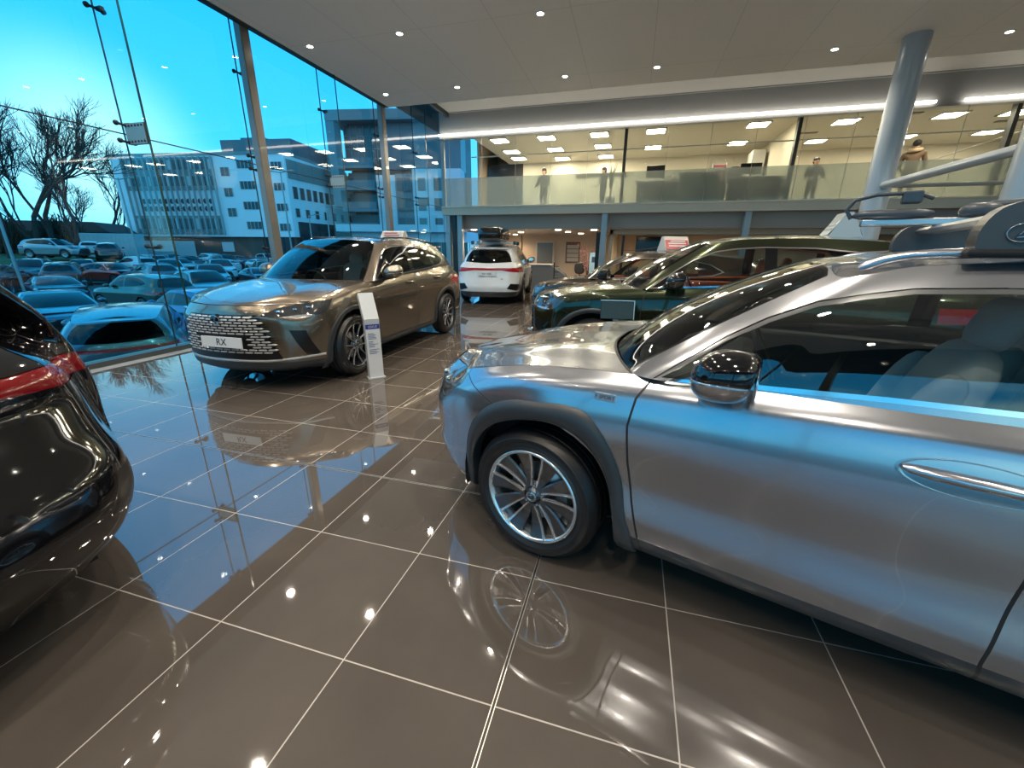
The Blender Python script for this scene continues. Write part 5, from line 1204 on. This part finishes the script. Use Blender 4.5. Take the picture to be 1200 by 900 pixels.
b = MB(); b.box((-2.3, -.33, 1.625), (-1.02, -.25, 1.655), 0, None, .006); b.build('rail', alu, t)
b = MB(); b.ell((-1.13, -.29, 1.675), (.15, .055, .024), None, 0, 24, 8, 2.8); b.build('front_pod', rackm, t)
b = MB(); b.tube([(-.98, -.29, 1.66), (-.955, -.29, 1.70), (-.98, -.29, 1.745), (-1.06, -.29, 1.765), (-1.20, -.29, 1.765), (-1.26, -.29, 1.74)], .009, 8); b.box((-1.22, -.315, 1.72), (-1.15, -.265, 1.775), 0, None, .008); b.build('wheel_loop', rackm, t)
b = MB(); b.tube([(-1.36, -.29, 1.66), (-1.45, -.27, 1.70), (-1.7, -.22, 1.71), (-2.2, -.2, 1.70)], [.024, .02, .018, .018], 12); b.tube([(-1.42, -.33, 1.65), (-1.5, -.34, 1.685), (-1.9, -.33, 1.68)], .013, 8); b.ell((-1.42, -.28, 1.68), (.07, .06, .035), None, 0, 16, 8, 2.5); b.build('clamp_arm', rackm, t)
# tan RX
tan = mat('paint_tan', (.235, .195, .150), .24, .85, 1.)
tanp = dict(M=M, paint=tan, mirlow=tan, seat='seat_grey', clad=True, sideglass='darkglass')
trx, td_, tbv, _ = car('tan_suv', RX, tanp, (-4.105, 4.21, 0), R(-88.3), 'bronze tan SUV with a wide patterned grille and an RX plate beside the glass wall', 2)
rx_face(trx, tbv, mat('grille_blade', (.50, .50, .49), .35, .35)); x, _ = nose_ray(tbv, .03, .555); plate(trx, x+.035, .03, .555, 'RX', 1, .52, .112, .10, -4)
lamp_detail(trx, tbv, [(.60, .862), (.69, .875), (.78, .89)], .024)
roof_sign('roof_sign', (-4.2, 7.0, 1.655), R(-88), [WH, mat('sign_grey', (.35, .36, .36), .4), mat('sign_maroon', (.25, .03, .04), .4)], 'small white tent shaped sign on the roof of the bronze tan SUV', .42, .15)
for sg in (1, -1):
    b = MB(); b.tube([(-1.3, sg*.60, 1.615), (-1.4, sg*.60, 1.655), (-2.2, sg*.60, 1.672), (-3.0, sg*.57, 1.62), (-3.15, sg*.56, 1.58)], [.010, .014, .014, .014, .01], 8); b.build('roof_rail', M['gloss_black'], trx)
# information stand by the tan SUV
t = empty('information_stand', (-2.90, 4.17, 0), R(48), 'slim white information stand with angled top beside the tan SUV', 'information stand')
b = MB(); b.box((-.085, -.045, 0), (.085, .045, .72), 0, None, .004); b.box((-.10, -.07, 0), (.10, .06, .012)); b.build('stand_body', mat('stand_grey', (.45, .48, .50), .4), t)
T = Matrix.Translation((0, .0, .715)) @ Matrix.Rotation(R(-38), 4, 'X')
T = Matrix(((1, 0, 0, 0), (0, 1, 0, 0), (0, 0, 1, .70), (0, 0, 0, 1))) @ Matrix.Rotation(R(-40), 4, 'X') if False else Matrix.Translation((-.02, .03, .72)) @ Matrix.Rotation(R(-12), 4, 'Y') @ Matrix.Rotation(R(-35), 4, 'X')
b = MB(); b.prism([(-.045, .70), (.045, .70), (.22, .96), (.15, 1.0)], .17, Matrix(((0, 0, 1, -.085), (1, 0, 0, 0), (0, 1, 0, 0), (0, 0, 0, 1)))); b.build('angled_head', mat('stand_grey', (.45, .48, .50), .4), t)
b = MB(); b.box((-.08, -.049, .01), (.08, -.046, .60), 0); b.build('front_sheet', mat('sheet_white', (.62, .64, .66), .4), t); b = MB(); b.box((-.08, -.0495, .60), (.08, -.047, .655)); hb_ = b.build('header_band', mat('band_blue', (.02, .04, .25), .4), t)
text('LEXUS', .036, .0005, plate_m, hb_, Matrix.Translation((0, -.0505, .627)) @ Matrix.Rotation(PI/2, 4, 'X'), name='header_lettering')
b = MB(); random.seed(3)
for i in range(16):
    if i in (5, 11): continue
    w = random.uniform(.05, .12); b.box((-.06, -.0505, .545-i*.016), (-.06+w, -.0485, .551-i*.016))
b.build('sheet_print', mat('print_blue', (.05, .08, .20), .5), t)
# white SUV seen from behind
wht = mat('paint_pearl_white', (.66, .68, .69), .22, .0, 1.)
wrx, _, wbv, _ = car('white_suv', RX, dict(M=M, paint=wht, mirlow=M['gloss_black'], mircap=M['gloss_black']), (-4.54, 15.15, 0), R(99), 'white SUV seen from behind with a full width red light bar and roof box', 2)
x = tail_ray(wbv, 0, .86); plate(wrx, x-.02, 0, .86, 'RX 500h', -1, .52, .115, .075)
x = tail_ray(wbv, .42, .74); T = facing(x-.006, -.42, .72, -1); text('RX', .05, .002, M['chrome'], wrx, T, name='model_lettering')
b = MB(); b.ell((-3.42, 0, 1.545), (.10, .015, .05), None, 0, 12, 8); b.build('roof_antenna', wht, wrx)
b = MB(); b.box((-3.86, -.55, .30), (-3.80, .55, .38), 0, None, .02); b.build('rear_diffuser', mat('diffuser_grey', (.22, .23, .24), .4), wrx)
for sg in (1, -1):
    b = MB(); b.tube([(-1.4, sg*.60, 1.66), (-2.2, sg*.60, 1.672), (-3.0, sg*.57, 1.62)], .014, 8); b.build('roof_rail', M['chrome'], wrx)
T = Matrix.Translation((-4.54, 15.15, 0)) @ Matrix.Rotation(R(99), 4, 'Z')
t = empty('roof_box_bars', (-4.54, 15.15, 0), R(99), 'pair of roof bars under the black roof box on the white SUV', 'crossbar')
for x in (-1.9, -2.75):
    b = MB(); b.box((x-.03, -.62, 1.69), (x+.03, .62, 1.715), 0, None, .005); b.build('bar', alu, t)
    for sg in (1, -1): b = MB(); b.box((x-.07, sg*.64-.045, 1.655), (x+.07, sg*.64+.045, 1.76), 0, None, .02); b.build('foot', M['gloss_black'], t)
t = empty('roof_box', (-4.54, 15.15, 0), R(99), 'glossy black roof box on top of the white SUV', 'roof box')
b = MB(); b.ell((-2.55, .0, 1.94), (.98, .40, .225), None, 0, 40, 14, 4.2); b.build('box_shell', M['gloss_black'], t)
b = MB(); b.tube([(-2.55+.98*math.copysign(abs(math.cos(a))**.48, math.cos(a)), .402*math.copysign(abs(math.sin(a))**.48, math.sin(a)), 1.92) for a in [i*2*PI/48+.01 for i in range(48)]], .008, 6, closed=True); b.build('box_seam', M['black'], t)
# dark green SUV
grn = mat('paint_bottle_green', (.024, .032, .013), .22, .75, 1.)
gp = dict(M=M, paint=grn, mirlow=grn, mircap=M['gloss_black'], seat='seat_red', lining='seat_red', clad=True)
GX, GY, GA = -.30, 5.82, 174.5
grx, _, gbv, _ = car('green_suv', RX, gp, (GX, GY, 0), R(GA), 'dark olive green SUV with red seats behind the silver crossover', 2)
rx_face(grx, gbv, M['gloss_black']); lamp_detail(grx, gbv, [(.60, .862), (.69, .875), (.78, .89)], .028)
roof_sign('roof_sign', (GX+2.55, GY+.0, 1.665), R(GA), [mat('sign_glass', (.5, .55, .56), .15), mat('sign_pale', (.55, .60, .60), .3), mat('sign_grey', (.35, .36, .36), .4)], 'pale angled sign on the roof of the dark olive green SUV', .34, .26)
b = MB(); b.prism([(0, 0), (.36, -.03), (.40, -.34), (.0, -.34)], .01, Matrix(((-1, 0, 0, 0), (0, 0, -1, 0), (0, 1, 0, 0), (0, 0, 0, 1)))); 
T = Matrix.Translation((0, 0, 0)) @ Matrix.Rotation(R(6), 4, 'Z')
t = empty('information_stand', (-.08, 4.15, 0), R(6), 'dark information display with a pale edge standing before the dark olive green SUV', 'information stand')
b = MB(); b.box((-.17, -.012, .84), (.17, .012, 1.03), 0, Matrix.Rotation(R(-12), 4, 'X') @ Matrix.Translation((0, .17, .02)), .004); b.build('display_panel', mat('display_black', (.006, .007, .008), .2), t)
b = MB(); PT = Matrix.Rotation(R(-12), 4, 'X') @ Matrix.Translation((0, .17, .02)); b.box((-.175, -.016, 1.03), (.175, .016, 1.038), 0, PT); b.box((.17, -.016, .84), (.178, .016, 1.038), 0, PT); b.build('pale_edge', alu, t)
b = MB(); b.box((-.03, .40, 0), (.03, .44, .96)); b.box((-.15, .28, 0), (.15, .54, .012)); b.build('stand_leg', mat('stand_grey', (.45, .48, .50), .4), t)
# second dark SUV further back
drk = mat('paint_dark_bronze', (.045, .036, .026), .22, .7, 1.)
dp = dict(M=M, paint=drk, mirlow=M['gloss_black'], mircap=M['gloss_black'], seat='seat_red', lining='seat_red')
DX, DY, DA = -.95, 8.65, 165
dsx, _, dbv, _ = car('brown_suv', UX, dp, (DX, DY, 0), R(DA), 'low dark brown SUV parked behind the dark olive green one', 2)
roof_sign('roof_sign', (DX+1.62, DY-.42, 1.515), R(DA-50), [mat('sign_cream', (.6, .56, .5), .4), mat('sign_red', (.45, .02, .025), .35), mat('sign_pale', (.55, .60, .60), .3)], 'red tent shaped sign on the roof of the low dark brown SUV', .46, .24)
# black SUV at the left edge
blkp = mat('paint_piano_black', (.004, .004, .005), .06, 0, 1.)
RXB = _c.deepcopy(RX); RXB['RA'] = [.42, .16, .045, 0]
for r_, xr in zip(range(8), (-3.85, -3.95, -4.0, -3.98, -3.88, -3.82, -3.80, -3.66)): RXB['rows'][r_] = RXB['rows'][r_][:2]+(xr,)+RXB['rows'][r_][3:]
RXB['cuts'] = [c_ if c_[0] != 'light_bar' else ('light_bar', 'front', [(-1, .985), (.40, .985), (.62, .965), (1.1, .93), (1.1, 1.02), (.62, 1.045), (-1, 1.035)], 'red', 'both', 'r', .004) for c_ in RXB['cuts']]
MBK = dict(M); MBK['plastic'] = M['gloss_black']; MBK['red'] = mat('tail_dark_red', (.16, .003, .005), .1, 0, 1.)
bsx, _, bbv, _ = car('black_suv', RXB, dict(M=MBK, paint=blkp), (-5.80, .25, 0), R(181.5), 'glossy black SUV cut by the left edge, seen from its rear corner', 3)
# ================================================================== people upstairs
skin = mat('skin', (.45, .27, .19), .5); hair = mat('hair_black', (.012, .010, .010), .6); trouser = mat('trousers_dark', (.02, .02, .025), .7)
def person(loc, rz, lab, jacket, h=1.72, pose='stand', hood=None, cap=None, arm=(.25, .3)):
    """one skinned body: joints in metres for a 1.72 m figure facing +y"""
    k = h/1.72; J = {}; V = []; E_ = []; Rr = []
    def v(n, x, y, z, r, par=None):
        J[n] = len(V); V.append((x*k, y*k, z*k)); Rr.append(r*k)
        if par: E_.append((J[par], J[n]))
    v('pelvis', 0, 0, .93, .15); v('waist', 0, .0, 1.08, .15, 'pelvis'); v('chest', 0, .0, 1.28, .17, 'waist'); v('upper', 0, 0, 1.40, .15, 'chest'); v('neck', 0, .01, 1.49, .055, 'upper'); v('chin', 0, .03, 1.56, .070, 'neck'); v('head', 0, .02, 1.64, .092, 'chin'); v('crown', 0, .01, 1.70, .06, 'head')
    for s in (-1, 1):
        a = str(s); v('sh'+a, s*.21, 0, 1.38, .085, 'upper'); v('el'+a, s*.29, .03+arm[0]*.2, 1.12, .062, 'sh'+a); v('wr'+a, s*(.26), .10+arm[0]*.6, .95+arm[1]*.3, .032, 'el'+a); v('pa'+a, s*.21, .16+arm[0]*.7, .92+arm[1]*.35, .034, 'wr'+a)
        for i in range(4): v('f%d' % i+a, s*.21+(i-1.5)*.02, .25+arm[0]*.7, .89+arm[1]*.35, .010, 'pa'+a)
        v('th'+a, s*.21-s*.05, .20+arm[0]*.7, .93+arm[1]*.35, .011, 'pa'+a)
        v('hip'+a, s*.095, 0, .86, .095, 'pelvis'); v('kn'+a, s*.10, .02, .50, .062, 'hip'+a); v('an'+a, s*.10, -.01, .10, .042, 'kn'+a); v('to'+a, s*.11, .15, .05, .036, 'an'+a)
    me = bpy.data.meshes.new('person'); me.from_pydata(V, E_, []); o = bpy.data.objects.new('person', me); COL.objects.link(o)
    m = o.modifiers.new('skin', 'SKIN'); 
    for i, sv in enumerate(me.skin_vertices[0].data): sv.radius = (Rr[i], Rr[i]); sv.use_root = i == 0
    o.modifiers.new('sub', 'SUBSURF').levels = 2; dg = bpy.context.evaluated_depsgraph_get(); dg.update()
    m2 = bpy.data.meshes.new_from_object(o.evaluated_get(dg)); bpy.data.objects.remove(o)
    m2.materials.clear()
    for x in (jacket, skin, trouser): m2.materials.append(x)
    for p in m2.polygons:
        z = p.center.z/k; y = p.center.y/k; p.use_smooth = True
        p.material_index = 1 if z > 1.50 or (y > .14+arm[0]*.6 and z > .5) else 2 if z < .86 and abs(p.center.x) < .2*k and y < .16 else 0
    r = link('person', m2, None, lab, 'person', None, None, loc, rz)
    b = MB(); b.ell((0, -.005*k, 1.675*k), (.098*k, .108*k, .092*k), None, 0, 20, 12)
    if cap is None: b.ell((0, -.04*k, 1.62*k), (.09*k, .07*k, .09*k), None, 0, 16, 10)
    b.build('hair' if cap is None else 'beanie', cap or hair, r)
    f = MB(); f.ell((0, .115*k, 1.615*k), (.012*k, .018*k, .02*k), None, 0, 8, 6); f.ell((-.095*k, .01*k, 1.62*k), (.012*k, .02*k, .03*k), None, 0, 8, 6); f.ell((.095*k, .01*k, 1.62*k), (.012*k, .02*k, .03*k), None, 0, 8, 6); f.build('face_features', skin, r)
    if hood:
        b = MB(); b.tube([(.13*k*math.cos(a), -.02*k+.12*k*math.sin(a), (1.50+.03*math.sin(a))*k) for a in [i*PI/12 for i in range(24)]], .048*k, 8, closed=True); b.build('fur_hood', hood, r)
    return r
person((5.54, 17.4, 2.88), R(190), 'person with black hair in dark clothes behind the frosted balcony glass, right of the partition', mat('cloth_black', (.012, .012, .014), .7), 1.62)
person((7.63, 16.2, 2.88), R(-30), 'person in a brown fur collared coat and black beanie behind the sloping pale bar', mat('coat_brown', (.12, .075, .045), .8), 1.74, hood=mat('fur_beige', (.40, .30, .20), .9), cap=mat('beanie_black', (.01, .01, .012), .8))
person((-3.62, 17.2, 2.88), R(160), 'person in dark grey clothes behind the frosted glass at the left of the balcony', mat('cloth_grey', (.03, .03, .035), .8), 1.60)
person((-1.30, 16.6, 2.88), R(120), 'dark clothed person mostly hidden by frosted glass beside the spiky plant', mat('cloth_black', (.012, .012, .014), .7), 1.45)
# ================================================================== sky
w = bpy.data.worlds.new('sky'); SC.world = w; w.use_nodes = True; n, l = w.node_tree.nodes, w.node_tree.links; bg = n['Background']
tc = n.new('ShaderNodeTexCoord'); nm = n.new('ShaderNodeVectorMath'); nm.operation = 'NORMALIZE'; l.new(tc.outputs['Generated'], nm.inputs[0])
sp = n.new('ShaderNodeSeparateXYZ'); l.new(nm.outputs[0], sp.inputs[0])
rp = n.new('ShaderNodeValToRGB'); E_ = rp.color_ramp.elements; E_[0].position = 0; E_[0].color = (.20, .62, .95, 1); E_[1].position = .75; E_[1].color = (.03, .36, .82, 1)
e = E_.new(.12); e.color = (.09, .52, .95, 1); e = E_.new(.38); e.color = (.03, .40, .86, 1); l.new(sp.outputs[2], rp.inputs[0])
gd = PD(-58.5, 1, .14).normalized(); dt = n.new('ShaderNodeVectorMath'); dt.operation = 'DOT_PRODUCT'; l.new(nm.outputs[0], dt.inputs[0]); dt.inputs[1].default_value = gd
mr = n.new('ShaderNodeMapRange'); mr.inputs[1].default_value = .982; mr.inputs[2].default_value = 1.; l.new(dt.outputs['Value'], mr.inputs[0])
pw = n.new('ShaderNodeMath'); pw.operation = 'POWER'; pw.inputs[1].default_value = 2.2; l.new(mr.outputs[0], pw.inputs[0])
nz = n.new('ShaderNodeTexNoise'); nz.inputs['Scale'].default_value = 3; nz.inputs['Detail'].default_value = 5; l.new(nm.outputs[0], nz.inputs['Vector'])
ml = n.new('ShaderNodeMath'); ml.operation = 'MULTIPLY'; l.new(pw.outputs[0], ml.inputs[0]); ml.inputs[1].default_value = .68
mx = n.new('ShaderNodeMixRGB'); l.new(ml.outputs[0], mx.inputs[0]); l.new(rp.outputs[0], mx.inputs[1]); mx.inputs[2].default_value = (1.0, 1.05, 1.05, 1); 
# thin bright cloud added over the sky behind the showroom to whiten outside light
c1 = n.new('ShaderNodeMapRange'); c1.inputs[1].default_value = .15; c1.inputs[2].default_value = -.45; c1.inputs[3].default_value = 0; c1.inputs[4].default_value = 1; l.new(sp.outputs[1], c1.inputs[0])
c2 = n.new('ShaderNodeMapRange'); c2.inputs[1].default_value = .50; c2.inputs[2].default_value = .72; l.new(nz.outputs['Fac'], c2.inputs[0])
c3 = n.new('ShaderNodeMath'); c3.operation = 'MULTIPLY'; l.new(c1.outputs[0], c3.inputs[0]); l.new(c2.outputs[0], c3.inputs[1])
c4 = n.new('ShaderNodeMixRGB'); l.new(c3.outputs[0], c4.inputs[0]); l.new(mx.outputs[0], c4.inputs[1]); c4.inputs[2].default_value = (1.1, 1.15, 1.2, 1)
l.new(c4.outputs[0], bg.inputs[0]); bg.inputs[1].default_value = .82
cam = bpy.data.cameras.new('camera'); co = bpy.data.objects.new('camera', cam); COL.objects.link(co); SC.camera = co
yaw_, pit_, rol_ = .273687, .314350, .0096609
cam.sensor_fit = 'HORIZONTAL'; cam.sensor_width = 36; cam.lens = 480.087/1200*36; cam.clip_start = .05; cam.clip_end = 900
Fv = Vector((-math.sin(yaw_)*math.cos(pit_), math.cos(yaw_)*math.cos(pit_), -math.sin(pit_))); Rv = Vector((math.cos(yaw_), math.sin(yaw_), 0)); Uv = Rv.cross(Fv)
R2 = Rv*math.cos(rol_)+Uv*math.sin(rol_); U2 = -Rv*math.sin(rol_)+Uv*math.cos(rol_)
co.matrix_world = Matrix(((R2.x, U2.x, -Fv.x, 0), (R2.y, U2.y, -Fv.y, 0), (R2.z, U2.z, -Fv.z, 1.48717), (0, 0, 0, 1)))
vs_ = SC.view_settings; vs_.view_transform = 'Standard'; vs_.look = 'None'; vs_.gamma = 1; vs_.exposure = 1.2
